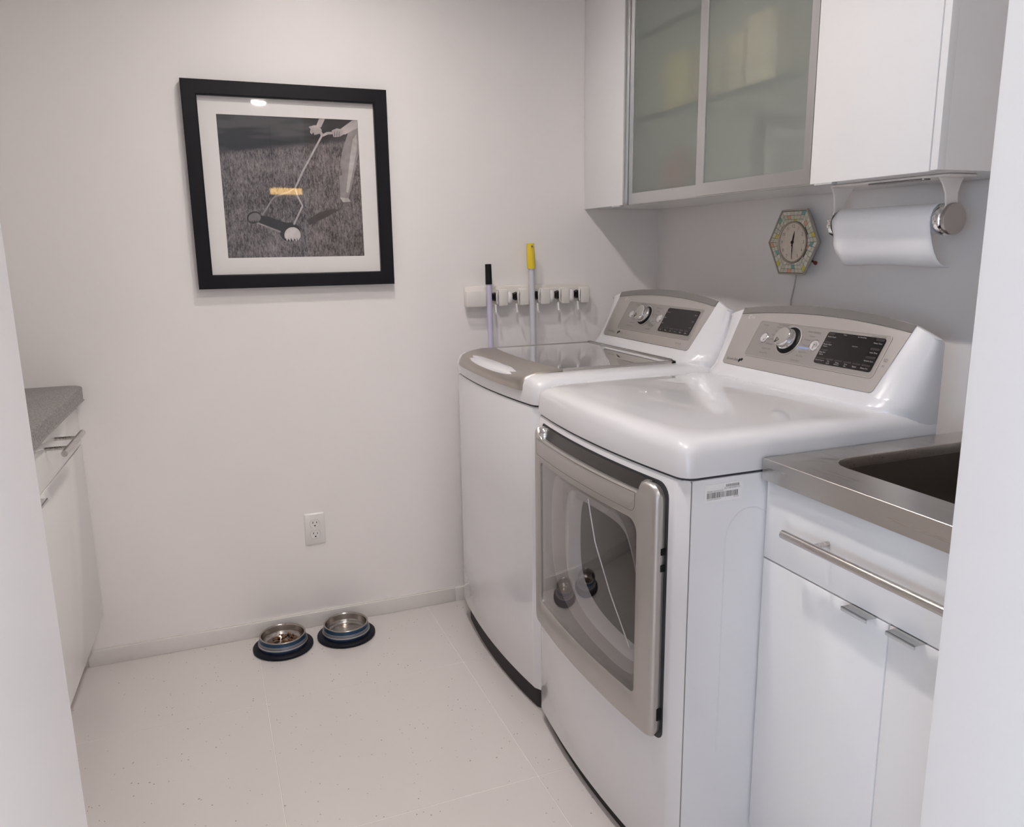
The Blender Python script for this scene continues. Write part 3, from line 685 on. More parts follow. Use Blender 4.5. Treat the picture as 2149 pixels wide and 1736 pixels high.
# embossed arch on the side and the barcode label
yy = YD - HALF - .0004
arch = [(-0.715 + .055 * math.cos(a), yy, 0.755 + .062 * math.sin(a)) for a in [PI - PI * k / 16 for k in range(17)]]
path = [(-0.770, yy, 0.30)] + arch + [(-0.660, yy, 0.30)]
MB().tube([(p_[0], p_[1] + .0011, p_[2]) for p_ in path], 0.0016, 8).build('embossed_arch', 'enamel', dryer)
Ms = Matrix(((1, 0, 0, -0.822), (0, 0, -1, yy - .0003), (0, 1, 0, 0.838), (0, 0, 0, 1)))
lab = MB().box((0, 0, 0), (0.086, 0.036, 0.0005)).xf(Ms).build('barcode_label', 'label', dryer)
mb = MB(); x = 0.006
while x < 0.074:
    w = random.choice((.0006, .0008, .0012, .0018)); mb.box((x, 0.0085, .0005), (x + w, 0.0195, .0007)); x += w + random.choice((.0006, .0008, .0014))
x = 0.048
while x < 0.078:
    w = random.choice((.0006, .0008, .0012)); mb.box((x, 0.0275, .0005), (x + w, 0.0325, .0007)); x += w + random.choice((.0006, .0009))
mb.xf(Ms).build('barcode_bars', 'ink', lab, smooth=0)
text_obj('label_print', [('MODEL DLEX5101W', 0.006, 0.0218, 0.0040, 'LEFT'), ('S/N 110KWNE0A754', 0.044, 0.0250, 0.0040, 'LEFT'), ('01121064 5100504107', 0.006, 0.0062, 0.0034, 'LEFT'), ('2011.05', 0.066, 0.0066, 0.0036, 'LEFT')], Ms @ Matrix.Translation((0, 0, .0007)), 'ink', lab)

MB().box((-0.8498, YD - HALF - .0002, .040), (-0.8488, YD - HALF + .004, .8835)).build('side_seam', 'ink', dryer)

# ---- washer
washer = thing('washing_machine', 'white top-loading washer with glass lid between wall and dryer', 'washer', (-0.55, YW, 0))
machine_shell(washer, YW, DZW, 0.066)
top_cover(washer, YW, DZW, False)
M4w, lpw, dispw = console(washer, YW, DZW)
knob(washer, lpw, M4w, 0.033)
push_button(washer, lpw, -0.140, 0.088, 0.013); push_button(washer, lpw, 0.037, 0.087, 0.014)
logo(washer, lpw, M4w, -0.226, 0.142, 0.005); leaf_mark(washer, lpw, -0.168, 0.0175)
text_obj('printed_legend', [('WaveForce', -0.236, 0.0165, 0.0100, 'LEFT'), ('HE', -0.148, 0.0165, 0.0095, 'LEFT'), ('4.7 cu.ft.', 0.188, 0.0165, 0.0090, 'LEFT'), ('Power', -0.120, 0.124, 0.0070, 'RIGHT'),
    ('Bright Whites', -0.092, 0.1295, 0.0068, 'CENTER'), ('Cotton', -0.098, 0.112, 0.0070, 'RIGHT'), ('Normal', -0.100, 0.072, 0.0070, 'RIGHT'), ('Delicates', -0.098, 0.059, 0.0070, 'RIGHT'), ('Speed Wash', -0.098, 0.047, 0.0070, 'RIGHT'),
    ('Waterproof', -0.008, 0.122, 0.0070, 'LEFT'), ('Towels', 0.000, 0.110, 0.0070, 'LEFT'), ('Bulky', 0.002, 0.098, 0.0070, 'LEFT'), ('Wool', 0.002, 0.074, 0.0070, 'LEFT'), ('Tub Clean', -0.006, 0.059, 0.0070, 'LEFT'), ('Rinse Spin', -0.014, 0.046, 0.0070, 'LEFT')],
    M4w @ Matrix.Translation((0, 0, .0033)), 'ink', washer)
for i in range(6):
    x0 = 0.0645 + i * 0.0273
    MB().plate(rrect(x0, x0 + .0235, 0.0560, 0.0605, .0012, 2, 3), lambda a, c: lpw(a, c, .004), lambda a, c: lpw(a, c, .0050)).build('touch_key', 'display_key', dispw, smooth=0)
text_obj('display_legend', [('Soil', 0.076, 0.0510, 0.005, 'CENTER'), ('Temp', 0.104, 0.0510, 0.005, 'CENTER'), ('Spin', 0.131, 0.0510, 0.005, 'CENTER'), ('Rinse', 0.158, 0.0510, 0.005, 'CENTER'), ('Steam', 0.186, 0.0510, 0.005, 'CENTER'), ('Delay', 0.213, 0.0510, 0.005, 'CENTER'),
    ('Pre Wash', 0.064, 0.112, 0.005, 'LEFT'), ('Extra', 0.064, 0.093, 0.005, 'LEFT'), ('Stain', 0.064, 0.074, 0.005, 'LEFT'), ('Water', 0.227, 0.112, 0.005, 'RIGHT'), ('Signal', 0.227, 0.091, 0.005, 'RIGHT'), ('Lock', 0.227, 0.070, 0.005, 'RIGHT')], M4w @ Matrix.Translation((0, 0, .0053)), 'ink_pale', dispw)
# lid: polished front lip, side rails and the glass
LY0, LY1 = -0.190, -0.742        # far / near side of the lid
ZL = 0.9795
def wfx(y): return front_x(y - YW)
def lipx(y): return -0.752 - 0.018 * (1 - ((y - YW) / .28) ** 2)
secs = []
for i in range(45):
    u = -1 + 2 * i / 44; u = math.copysign(1 - (1 - abs(u)) ** 1.4, u)
    y = (LY0 + LY1) / 2 + u * (LY1 - LY0) / 2
    e = min(LY0 - y, y - LY1) ; r = .018
    k = 0 if e > r else r - math.sqrt(max(0, r * r - (r - e) ** 2))
    F = wfx(y) - .010 + k * .9
    pr = [(lipx(y), ZL - .006), (lipx(y) - .002, ZL + .004 - k * .3), (-0.800, ZL + .0045 - k * .4), (-0.838 + k * .2, ZL - .001 - k * .4), (-0.866 + k * .4, ZL - .011 - k * .3), (F + .006, ZL - .027), (F, ZL - .040), (F + .003, ZL - .047), (F + .03, ZL - .047)]
    secs.append([(x, y, z) for x, z in pr])
lid = MB().loops(secs, False).build('lid_lip', 'silver_lid', washer, smooth=60)
fr_o = [(-0.392, LY1), (-0.392, LY0), ] 
mb = MB()
for (ya, yb) in ((LY0, LY0 - .016), (LY1 + .016, LY1)):
    mb.box((-0.755, ya, ZL - .006), (-0.392, yb, ZL + .0035), 0.0015)
mb.box((-0.408, LY0, ZL - .006), (-0.392, LY1, ZL + .0035), 0.0015)
mb.build('lid_rail', 'silver', washer)
cols = []
for i in range(31):
    y = LY0 - .015 + (LY1 + .030 - LY0) * i / 30
    cols.append([(lipx(y) + .001, y, ZL + .0022), (-0.60, y, ZL + .0022), (-0.407, y, ZL + .0022)])
MB().loops(cols, False).build('lid_glass', 'lid_glass', washer, smooth=60)
mb = MB(); mb.box((-0.75, LY0 - .014, ZL - .010), (-0.40, LY1 + .014, ZL - .004), 0.001); mb.build('lid_gasket', 'tub', washer)
mb = MB().ringplate(rrect(LY1 + .03, LY0 - .03, -0.735, -0.425, .07, 8, 8), rrect(LY1 + .036, LY0 - .036, -0.729, -0.431, .066, 8, 8), lambda y, x: (x, y, ZL - .005), lambda y, x: (x, y, ZL - .0025)); mb.build('tub_rim', 'panel_arch', washer)
MB().box((-0.372, LY0 + .03, ZL - .012), (-0.382, LY1 + .05, ZL + .0015), 0.001).build('hinge_slot', 'panel_arch', washer)

# ------------------------------------------------------------------ right hand wall cabinets
ZC, ZT, FXU = 1.447, 2.30, -0.3195
def carcass(t, y0, y1, front, th=.016):
    mb = MB()
    mb.box((front, y0, ZC), (-.004, y0 - th, ZT)); mb.box((front, y1 + th, ZC), (-.004, y1, ZT))
    mb.box((front, y0 - th, ZC), (-.004, y1 + th, ZC + th)); mb.box((front, y0 - th, ZT - th), (-.004, y1 + th, ZT)); mb.box((-.012, y0 - th, ZC + th), (-.004, y1 + th, ZT - th))
    return mb.build('carcass', 'white', t)
c1 = thing('wall_cabinet', 'white single-door wall cabinet in the corner beside the picture wall', 'cabinet', (-.16, -.14, ZC), 0, 'white wall cabinets')
carcass(c1, -0.002, -0.288, -0.300)
d = box('door', (-0.302, -0.002, ZC - .002), (FXU, -0.2835, ZT), 'white', c1)
box('edge_strip', (-0.300, -0.2845, ZC - .002), (FXU - .0005, -0.2925, ZT), 'alu', c1, bev=.0005)
box('tab_handle', (-0.306, -0.215, ZC - .006), (FXU - .003, -0.270, ZC - .002), 'tab', d, bev=.0008)
c2 = thing('glass_wall_cabinet', 'wall cabinet with two aluminium-framed frosted sliding doors', 'cabinet', (-.16, -.73, ZC))
carcass(c2, -0.2935, -1.1625, -0.285)
box('bottom_track', (-0.285, -0.294, ZC - .002), (-0.302, -1.162, ZC + .010), 'alu', c2, bev=.001)
for z in (1.699, 1.950):
    sh_ = box('shelf', (-0.290, -0.32, z), (-.02, -1.135, z + .012), 'shelfclear', c2, bev=0)
    box('shelf_edge', (-0.2925, -0.32, z - .003), (-0.2898, -1.135, z + .014), 'shelfglass', sh_, bev=0)
def glass_door(y0, y1, front, stile0, stile1):
    o = rrect(y1, y0, ZC, ZT, .0001, 2, 1); 
    oo = [(y1, ZC), (y0, ZC), (y0, ZT), (y1, ZT)]; ii = [(y1 + stile1, ZC + .034), (y0 - stile0, ZC + .034), (y0 - stile0, ZT - .034), (y1 + stile1, ZT - .034)]
    d_ = MB().ringplate(oo, ii, lambda y, z: (front + .014, y, z), lambda y, z: (front, y, z)).build('sliding_door', 'alu', c2, smooth=0, bev=.0008)
    g_ = MB().box((front + .010, ii[1][0] + .004, ii[0][1] - .004), (front + .005, ii[0][0] - .004, ii[2][1] + .004)).build('frosted_pane', 'satin', d_, smooth=0)
    g_.data.materials.append(M['clear'])          # only the outer face is etched
    for f_ in g_.data.polygons: f_.material_index = 0 if f_.normal.x < -0.5 else 1
glass_door(-0.2935, -0.735, -0.3030, .024, .03)
glass_door(-0.703, -1.1605, FXU, .036, .024)
c3 = thing('wall_cabinet', 'white wall cabinet above the paper towel roll', 'cabinet', (-.16, -1.33, ZC), 0, 'white wall cabinets')
carcass(c3, -1.1630, -1.5070, -0.300)
MB().box((-0.300, -1.4905, ZC), (FXU, -1.5070, ZT), .0008).build('end_panel_edge', 'white', c3)
d = box('door', (-0.302, -1.1635, ZC - .002), (FXU - .001, -1.4885, ZT), 'white', c3)
box('tab_handle', (-0.306, -1.180, ZC - .006), (FXU - .003, -1.235, ZC - .002), 'tab', d, bev=.0008)
# things kept behind the frosted panes
mb = MB(); mb.lathe([(0.052, 0), (0.060, .004), (0.060, .085), (0.045, .105), (0.030, .112), (0.030, .125)], (-0.215, -0.500, ZC + .0165), 24)
tag(mb.build('storage_jar', 'red'), 'red jar blurred behind the left frosted pane', 'jar')
mb = MB(); mb.box((-0.275, -0.42, ZC + .0165), (-0.15, -0.60, ZC + .0265), .003); tag(mb.build('folded_cloth', 'red'), 'flat red cloth at the foot of the left frosted pane', 'cloth')
bpy.data.objects['storage_jar'].location = (0, 0, .0105)
mb = MB(); mb.box((-0.25, -0.43, 1.7155), (-0.10, -0.56, 1.88), .004); tag(mb.build('cereal_box', 'khaki'), 'yellow carton on the middle shelf behind the left frosted pane', 'box')
mb = MB(); mb.box((-0.245, -0.60, 1.7155), (-0.08, -0.79, 1.87), .004); tag(mb.build('carton', 'cream'), 'wide cream carton on the middle shelf behind the right frosted pane', 'box')
mb = MB(); mb.box((-0.245, -0.81, 1.7155), (-0.10, -0.93, 1.90), .004); tag(mb.build('carton', 'cream'), 'taller cream carton on the middle shelf near the white cabinet', 'box')

# paper towel holder and roll
th = thing('paper_towel_holder', 'chrome and clear plastic paper towel holder under the wall cabinet', 'towel holder', (-.2, -1.3, ZC))
AX, AZ = -0.178, 1.357
box('mount_plate', (-0.232, -1.135, ZC - .0005), (-0.150, -1.46, ZC - .006), 'plastic', th, bev=.002)
MB().plate(rrect(-1.40, -1.245, -0.232, -0.205, .012, 4, 5), lambda y, x: (x, y, ZC - .006), lambda y, x: (x, y, ZC - .0085)).build('mount_slot', 'panel_arch', th)
def arm(y, sgn):
    secs = []
    for z, hw_, dy in ((ZC - .005, .034, 0), (ZC - .02, .024, sgn * .004), (1.41, .017, sgn * .010), (1.385, .016, sgn * .014), (1.372, .022, sgn * .016), (1.352, .022, sgn * .016)):
        cx = -0.19 + (AX + 0.19) * (ZC - z) / (ZC - 1.352)
        secs.append([(cx - hw_, y + dy - .002, z), (cx + hw_, y + dy - .002, z), (cx + hw_, y + dy + .002, z), (cx - hw_, y + dy + .002, z)])
    MB().loops(secs, True, True, True).build('arm', 'plastic', th)
arm(-1.130, 1); arm(-1.4305, 0.0)
MB().lathe([(.006, -1.118), (.030, -1.118), (.032, -1.114), (.032, -1.108), (.0, -1.107)], (AX, 0, AZ), 36, axis='y').build('inner_disc', 'chrome', th)
MB().lathe([(.006, -1.412), (.034, -1.413), (.0355, -1.418), (.034, -1.424), (.030, -1.428)], (AX, 0, AZ), 40, axis='y').build('disc_rim', 'chrome', th)
MB().lathe([(.012, -1.424), (.012, -1.434), (.0315, -1.434), (.0330, -1.4355), (.0330, -1.4415), (.0320, -1.443)], (AX - .004, 0, AZ), 40, axis='y').build('end_disc', mat('disc_steel', (.42, .40, .39), .3, 1.0, bump=.003), th)
MB().tube([(AX, -1.116, AZ), (AX, -1.42, AZ)], 0.009, 14).build('spindle', 'plastic', th)
pr = thing('paper_towel_roll', 'white paper towel roll with a loose hanging sheet', 'paper towel', (AX, -1.26, AZ))
MB().lathe([(.011, -1.126), (.030, -1.126), (.030, -1.404), (.011, -1.404)], (AX, 0, AZ), 36, False, False, 'y').build('roll', 'paper', pr)
prof = [(AX + .012, AZ + .0315), (AX, AZ + .0345), (AX - .010, AZ + .034), (AX - .017, AZ + .027), (AX - .0205, AZ + .012), (AX - .0205, AZ - .01), (AX - .0195, AZ - .03), (AX - .0175, AZ - .05), (AX - .011, AZ - .07), (AX - .001, AZ - .085), (AX + .010, AZ - .095), (AX + .021, AZ - .1005), (AX + .036, AZ - .1025)]
prof = [(AX + .012, AZ + .0315), (AX, AZ + .0345), (AX - .012, AZ + .032), (AX - .024, AZ + .022), (AX - .030, AZ + .006), (AX - .030, AZ - .012), (AX - .0265, AZ - .03), (AX - .020, AZ - .05), (AX - .011, AZ - .07), (AX - .001, AZ - .085), (AX + .010, AZ - .095), (AX + .021, AZ - .1005), (AX + .036, AZ - .1025)]
secs = []
for i in range(25):
    f_ = i / 24; y = -1.124 - 0.281 * f_
    row = []
    for j, (x, z) in enumerate(prof):
        k = max(0, (j - 4) / (len(prof) - 5)); w = 0.003 * math.sin(f_ * 5) * k + 0.004 * k * f_
        yy2 = y
        if i == 0: yy2 = y + 0.004 * math.sin(j * 1.9)
        row.append((x + w * .6, yy2, z + w))
    secs.append(row)
sh = MB().loops(secs, False).build('loose_sheet', 'paper', pr, smooth=80)
sm = sh.modifiers.new('thickness', 'SOLIDIFY'); sm.thickness = .0012

# ------------------------------------------------------------------ mosaic wall clock
CYc, CZc, CR = -0.792, 1.315, 0.106
clk = thing('wall_clock', 'hexagonal mosaic wall clock with beige round dial', 'clock', (-.02, CYc, CZc))
def hexp(r, aspect=0.90): return [(r * math.cos(k * PI / 3), r * math.sin(k * PI / 3) * aspect / .866) for k in range(6)]
HA = 0.78
def hx(r): return [(r * math.cos(k * PI / 3), r * math.sin(k * PI / 3) * 1.02) for k in range(6)]
def cp(a, c, h): return (-h, CYc - a, CZc + c)
MB().loops([[cp(a, c, .001) for a, c in hx(.072)], [cp(a, c, .034) for a, c in hx(CR)], [cp(a, c, .040) for a, c in hx(CR - .001)], [cp(a, c, .040) for a, c in hx(CR - .005)], [cp(a, c, .0365) for a, c in hx(CR - .006)]], True, True, True).build('case', 'clockcase', clk, smooth=0)
RD = 0.060
MB().plate(hx(CR - .0062), lambda a, c: cp(a, c, .0362), lambda a, c: cp(a, c, .0369)).build('grout_bed', mat('dark_grout', (.13, .115, .09), .8, bump=.05), clk, smooth=0)
SPEC = {(0, 0, 1): 't_yellow', (0, 1, 4): 't_coral', (0, 0, 3): 't_pale', (1, 0, 4): 't_pale', (1, 0, 0): 't_teal', (1, 1, 4): 't_coral', (1, 2, 2): 't_yellow', (2, 0, 1): 't_teal', (2, 1, 4): 't_yellow', (3, 0, 0): 't_coral', (3, 1, 2): 't_teal', (3, 0, 4): 't_yellow',
        (4, 0, 2): 't_coral', (4, 1, 3): 't_teal', (4, 1, 1): 't_pale', (5, 0, 0): 't_yellow', (5, 1, 2): 't_pale', (5, 2, 4): 't_coral', (5, 1, 5): 't_teal', (0, 2, 0): 't_pale', (5, 0, 3): 't_pale'}
for s_ in range(6):
    ring_r = [CR - .0065, CR - .0185, CR - .0305, 0]
    for row in range(3):
        ro_, ri_ = CR - .0068 - row * .0128, CR - .0068 - (row + 1) * .0128
        nt = 6
        for k in range(nt):
            def pt(r, u):
                a, c = hx(r)[s_], hx(r)[(s_ + 1) % 6]; return (a[0] + (c[0] - a[0]) * u, a[1] + (c[1] - a[1]) * u)
            g_ = .045
            q = [pt(ro_ - .0006, (k + g_) / nt), pt(ro_ - .0006, (k + 1 - g_) / nt), pt(ri_ + .0006, (k + 1 - g_) / nt), pt(ri_ + .0006, (k + g_) / nt)]
            if min(math.hypot(*p_) for p_ in q) < RD + .001: 
                q = [p_ if math.hypot(*p_) > RD + .0012 else (p_[0] * (RD + .0012) / math.hypot(*p_), p_[1] * (RD + .0012) / math.hypot(*p_)) for p_ in q]
                if min(math.hypot(q[0][0] - q[3][0], q[0][1] - q[3][1]), math.hypot(q[1][0] - q[2][0], q[1][1] - q[2][1])) < .003: continue
            mt = SPEC.get((s_, row, k)) or random.choice(('t_beige', 't_beige', 't_beige', 't_beige', 't_pale'))
            MB().plate(q, lambda a, c: cp(a, c, .036), lambda a, c: cp(a, c, .0385)).build('mosaic_tile', mt, clk, smooth=0)
def disc(r, n=48): return [(r * math.cos(2 * PI * k / n), r * math.sin(2 * PI * k / n)) for k in range(n)]
MB().loops([[cp(a, c, .036) for a, c in disc(RD)], [cp(a, c, .0425) for a, c in disc(RD)], [cp(a, c, .0435) for a, c in disc(RD - .002)], [cp(a, c, .041) for a, c in disc(RD - .005)], [cp(a, c, .037) for a, c in disc(RD - .005)]], True).build('bezel', 'clockrim', clk)
MB().plate(disc(RD - .004), lambda a, c: cp(a, c, .036), lambda a, c: cp(a, c, .0385)).build('dial', 'tan', clk)
Mc = Matrix(((0, 0, -1, -.0388), (-1, 0, 0, CYc), (0, 1, 0, CZc), (0, 0, 0, 1)))
text_obj('numerals', [(str(h), 0.045 * math.sin(h * PI / 6), 0.045 * math.cos(h * PI / 6), 0.0135, 'CENTER') for h in range(1, 13)], Mc, 'ink', clk)
def hand(ang, L, w, tail, name):
    ca, sa = math.cos(ang), math.sin(ang)
    pts = [(-w * .5, -tail), (w * .5, -tail), (w, 0), (w * .9, L * .55), (0, L), (-w * .9, L * .55), (-w, 0)]
    MB().plate([(p * ca + q * sa, -p * sa + q * ca) for p, q in pts], lambda a, c: cp(a, c, .0392), lambda a, c: cp(a, c, .0402)).build(name, 'black', clk, smooth=0)
hand(math.radians(12), 0.032, 0.0028, 0.012, 'hour_hand'); hand(math.radians(181), 0.044, 0.0013, 0.012, 'minute_hand')
MB().plate(disc(.0045, 16), lambda a, c: cp(a, c, .039), lambda a, c: cp(a, c, .042)).build('hub', 'black', clk)
MB().lathe([(.003, -.03), (.003, .004), (.0055, .005), (.0055, .010)], (0, 0, 0), 12).xf(Matrix.Translation((-.016, CYc - .066, CZc - .056)) @ Matrix.Rotation(PI * .62, 4, 'X')).build('setting_knob', mat('knob_red', (.16, .035, .03), .4, bump=.01), clk)
MB().tube([(-.012, CYc + .004, CZc - .085), (-.010, CYc + .012, CZc - .12), (-.008, CYc + .026, CZc - .17), (-.007, CYc + .03, CZc - .25), (-.007, CYc + .03, 0.75)], .0022, 8).build('power_cord', 'cord', clk)

# ------------------------------------------------------------------ sink unit
sk = thing('sink_cabinet', 'white base cabinet with drawer and two doors under the steel sink', 'cabinet', (-.35, -1.81, 0))
KY0, KY1, KF = -1.5035, -2.115, -0.680
mb = MB()
mb.box((KF + .02, KY0, .10), (-.004, KY0 - .016, .873)); mb.box((KF + .02, KY1 + .016, .10), (-.004, KY1, .873)); mb.box((KF + .02, KY0 - .016, .10), (-.004, KY1 + .016, .116)); mb.box((-.02, KY0 - .016, .116), (-.004, KY1 + .016, .873))
mb.build('carcass', 'white', sk)
box('toe_kick', (KF + .05, KY0 - .005, 0), (KF + .035, KY1 + .005, .10), 'white', sk)
dr = box('drawer_front', (KF + .019, KY0, .7125), (KF, KY1, .874), 'white', sk)
HB = thing
bar = MB().tube([(-0.720, -1.598, .797), (-0.720, -2.045, .797)], .0078, 18).build('bar_handle', 'steel_x', dr)
for yy in (-1.668, -1.975): MB().tube([(KF, yy, .797), (-0.720, yy, .797)], .0045, 12).build('handle_post', 'steel_x', dr)
for (a, c, t0, t1) in ((KY0, -1.8080, -1.728, -1.783), (-1.8105, KY1, -1.822, -1.877)):
    d = box('door', (KF + .019, a, .108), (KF, c, .7095), 'white', sk)
    mb = MB(); mb.box((KF + .010, t0, .7085), (KF - .022, t1, .7105), .0006); mb.box((KF - .019, t0, .7035), (KF - .022, t1, .7105), .0006); mb.build('tab_handle', 'tab', d)
ct = thing('sink_counter', 'stainless steel sink counter with deep basin beside the dryer', 'sink', (-.35, -1.81, .873))
ZK, CFX = 0.915, -0.697
oy0, oy1 = -1.5075, -2.165
hole = rrect(-2.05, -1.572, -0.607, -0.190, .055, 10, 8)
cen2 = (-1.81, -.40); N2 = 96
ro2 = []
for k in range(N2): pass
def ray_box(c, N, b_): return ray_outline(c, N, b_)
outerpts = ray_outline(cen2, N2, (oy1, oy0, CFX, -.003)); innerpts = hit(hole, cen2, N2)
# snap the rectangle's corners into the ray outline
for cor in ((oy1, CFX), (oy0, CFX), (oy0, -.003), (oy1, -.003)):
    i = min(range(N2), key=lambda q: (outerpts[q][0] - cor[0]) ** 2 + (outerpts[q][1] - cor[1]) ** 2); outerpts[i] = cor
def sk3(p, z, s=1.0): return (cen2[1] + (p[1] - cen2[1]) * s, cen2[0] + (p[0] - cen2[0]) * s, z)
def ins_(p, d):  # pull outline inwards by d
    y = min(max(p[0], oy1 + d), oy0 - d); x = min(max(p[1], CFX + d), -.003); return (y, x)
MB().loops([[sk3(p, ZK - .042) for p in outerpts], [sk3(p, ZK - .0008) for p in outerpts], [sk3(ins_(p, .0008), ZK) for p in outerpts], [sk3(p, ZK, 1.01) for p in innerpts], [sk3(p, ZK - .001, 1.004) for p in innerpts], [sk3(p, ZK - .006) for p in innerpts], [sk3(p, ZK - .03) for p in innerpts]], True).build('worktop', 'steel', ct, smooth=30)
MB().loops([[sk3(p, ZK - .008, 1.001) for p in innerpts], [sk3(p, ZK - .22, .985) for p in innerpts], [sk3(p, ZK - .243, .94) for p in innerpts], [sk3(p, ZK - .25, .85) for p in innerpts], [sk3(p, ZK - .253, .1) for p in innerpts]], True, False, True).build('basin', 'sinksteel', ct, smooth=50)
MB().lathe([(.045, ZK - .2515), (.043, ZK - .249), (.030, ZK - .251), (.0, ZK - .2512)], (-.40, -1.81, 0), 28, False, False).build('drain', 'chrome', ct)

# ------------------------------------------------------------------ left hand base cabinet run (slightly out of square with the room)
LR = -0.044
lc = thing('base_cabinet', 'glossy white base cabinet with bar-handled drawer at the left', 'cabinet', (-2.037, -0.004, 0), LR)
def L(name, a, c, mt, parent, bev=.0012): return MB().box(a, c, bev).build(name, mt, parent, local=True)
mb = MB(); mb.box((-.58, -.030, .175), (-.020, -.752, .880)); mb.build('carcass', 'white', lc, local=True)
L('toe_kick', (-.115, -.012, 0), (-.10, -.752, .175), 'white', lc)
ld = L('drawer_front', (-.019, -.020, .7435), (0, -.748, .878), 'gloss_white', lc)
MB().tube([(.056, -.285, .832), (.056, -.530, .832)], .0078, 16).build('bar_handle', 'steel_x', ld, local=True)
for yy in (-.345, -.460): MB().tube([(0, yy, .832), (.056, yy, .832)], .0048, 12).build('handle_post', 'steel_x', ld, local=True)
dd = L('door', (-.019, -.020, .178), (0, -.748, .7405), 'gloss_white', lc)
mb = MB(); mb.box((-.01, -.590, .7395), (.022, -.655, .7415), .0006); mb.box((.019, -.590, .7345), (.022, -.655, .7415), .0006); mb.build('tab_handle', 'tab', dd, local=True)
L('filler_strip', (-.019, 0.0, .175), (-.004, -.018, .880), 'gloss_white', lc)
l2 = thing('base_cabinet', 'glossy white base cabinet hidden behind the doorway edge', 'cabinet', (-2.037 - .034, -0.758, 0), LR)
mb = MB(); mb.box((-.58, 0, .175), (-.020, -.75, .880)); mb.build('carcass', 'white', l2, local=True)
L('drawer_front', (-.019, -.002, .7435), (0, -.748, .878), 'gloss_white', l2); L('door', (-.019, -.002, .178), (0, -.748, .7405), 'gloss_white', l2); L('toe_kick', (-.07, 0, 0), (-.055, -.75, .175), 'white', l2)
lt_ = MB()
out = [(-.60, -.024)] + [(.026 - .05 + .05 * math.sin(a), -.05 + .05 * math.cos(a)) for a in [PI / 2 * k / 10 for k in range(11)]] + [(.026, -1.52), (-.60, -1.52)]
lt_.plate(out, lambda a, c: (a, c, .882), lambda a, c: (a, c, .922))
o = lt_.build('worktop', 'laminate', None, bev=.003); o.location = (-2.037, -0.004, 0); o.rotation_euler = (0, 0, LR)
tag(o, 'grey speckled laminate worktop on the left base cabinets', 'worktop')

# ------------------------------------------------------------------ framed photograph
PX0, PX1, PZ0, PZ1 = -1.6615, -1.0457, 1.1972, 1.8130
pic = thing('framed_photograph', 'black framed black-and-white photograph of a push lawn mower', 'picture', ((PX0 + PX1) / 2, -.01, PZ0))
def fr(ins): return [(PX0 + ins, PZ0 + ins), (PX1 - ins, PZ0 + ins), (PX1 - ins, PZ1 - ins), (PX0 + ins, PZ1 - ins)]
def fy(y): return lambda a, c: (a, y, c)
mb = MB(); mb.loops([[(a, -.002, c) for a, c in fr(.001)], [(a, -.028, c) for a, c in fr(0)], [(a, -.030, c) for a, c in fr(.002)], [(a, -.030, c) for a, c in fr(.040)], [(a, -.028, c) for a, c in fr(.043)], [(a, -.010, c) for a, c in fr(.043)], [(a, -.002, c) for a, c in fr(.043)], [(a, -.002, c) for a, c in fr(.001)]], True)
mb.build('frame', 'frame', pic, smooth=20)
MI = .094
MB().ringplate(fr(.042), fr(MI), fy(-.010), fy(-.0125)).build('mat_board', 'mat', pic, smooth=0)
IX0, IX1, IZ0, IZ1 = PX0 + MI - .001, PX1 - MI + .001, PZ0 + MI - .001, PZ1 - MI + .001
prn = MB().box((IX0, -.0085, IZ0), (IX1, -.0105, IZ1)).build('photo_print', 'print', pic, smooth=0)
MB().poly([(PX0 + .043, -.0165, PZ0 + .043), (PX1 - .043, -.0165, PZ0 + .043), (PX1 - .043, -.0165, PZ1 - .043), (PX0 + .043, -.0165, PZ1 - .043)]).build('glass', 'pic_glass', pic, smooth=0)
MB().box((PX0 + .01, -.0005, PZ0 + .01), (PX1 - .01, -.0085, PZ1 - .01)).build('backing_board', 'cord', pic, smooth=0)
def up_(u, v_, y): return (IX0 + (IX1 - IX0) * min(max(u, .002), .998), y, IZ0 + (IZ1 - IZ0) * min(max(v_, .002), .998))
def flat(name, pts, mt, k=1, parent=None):
    y = -.0106 - .00008 * k
    return MB().plate(pts, lambda a, c: up_(a, c, -.0104), lambda a, c: up_(a, c, y)).build(name, mt, parent or prn, smooth=0)
def stroke(pts, w):
    Lf, Rt = [], []
    for i, p in enumerate(pts):
        a, c = pts[max(i - 1, 0)], pts[min(i + 1, len(pts) - 1)]; d = Vector((c[0] - a[0], c[1] - a[1])).normalized()
        Lf.append((p[0] - d.y * w, p[1] + d.x * w)); Rt.append((p[0] + d.y * w, p[1] - d.x * w))
    return Lf + Rt[::-1]
def ell(c, rx, ry, a0=0, a1=2 * PI, rot=0, n_=24):
    return [(c[0] + rx * math.cos(t) * math.cos(rot) - ry * math.sin(t) * math.sin(rot), c[1] + rx * math.cos(t) * math.sin(rot) + ry * math.sin(t) * math.cos(rot)) for t in [a0 + (a1 - a0) * k / n_ for k in range(n_)]]
flat('printed_track', [(0.578, 0.269), (0.68, .33), (0.784, 0.356), (0.823, 0.345), (.72, .29), (0.596, 0.235)], 'pr_track', 1)
flat('printed_reel', [(0.219, 0.262), (0.241, 0.305), (0.298, 0.300), (0.40, .262), (0.475, 0.238), (0.446, 0.188), (0.387, 0.180)], 'pr_dark', 2)
flat('printed_rod', stroke([(0.223, 0.252), (0.293, 0.223), (0.385, 0.186)], .006), 'pr_mid', 3)
flat('printed_tyre', ell((0.452, .185), .075, .068, rot=.5), 'pr_dark', 3)
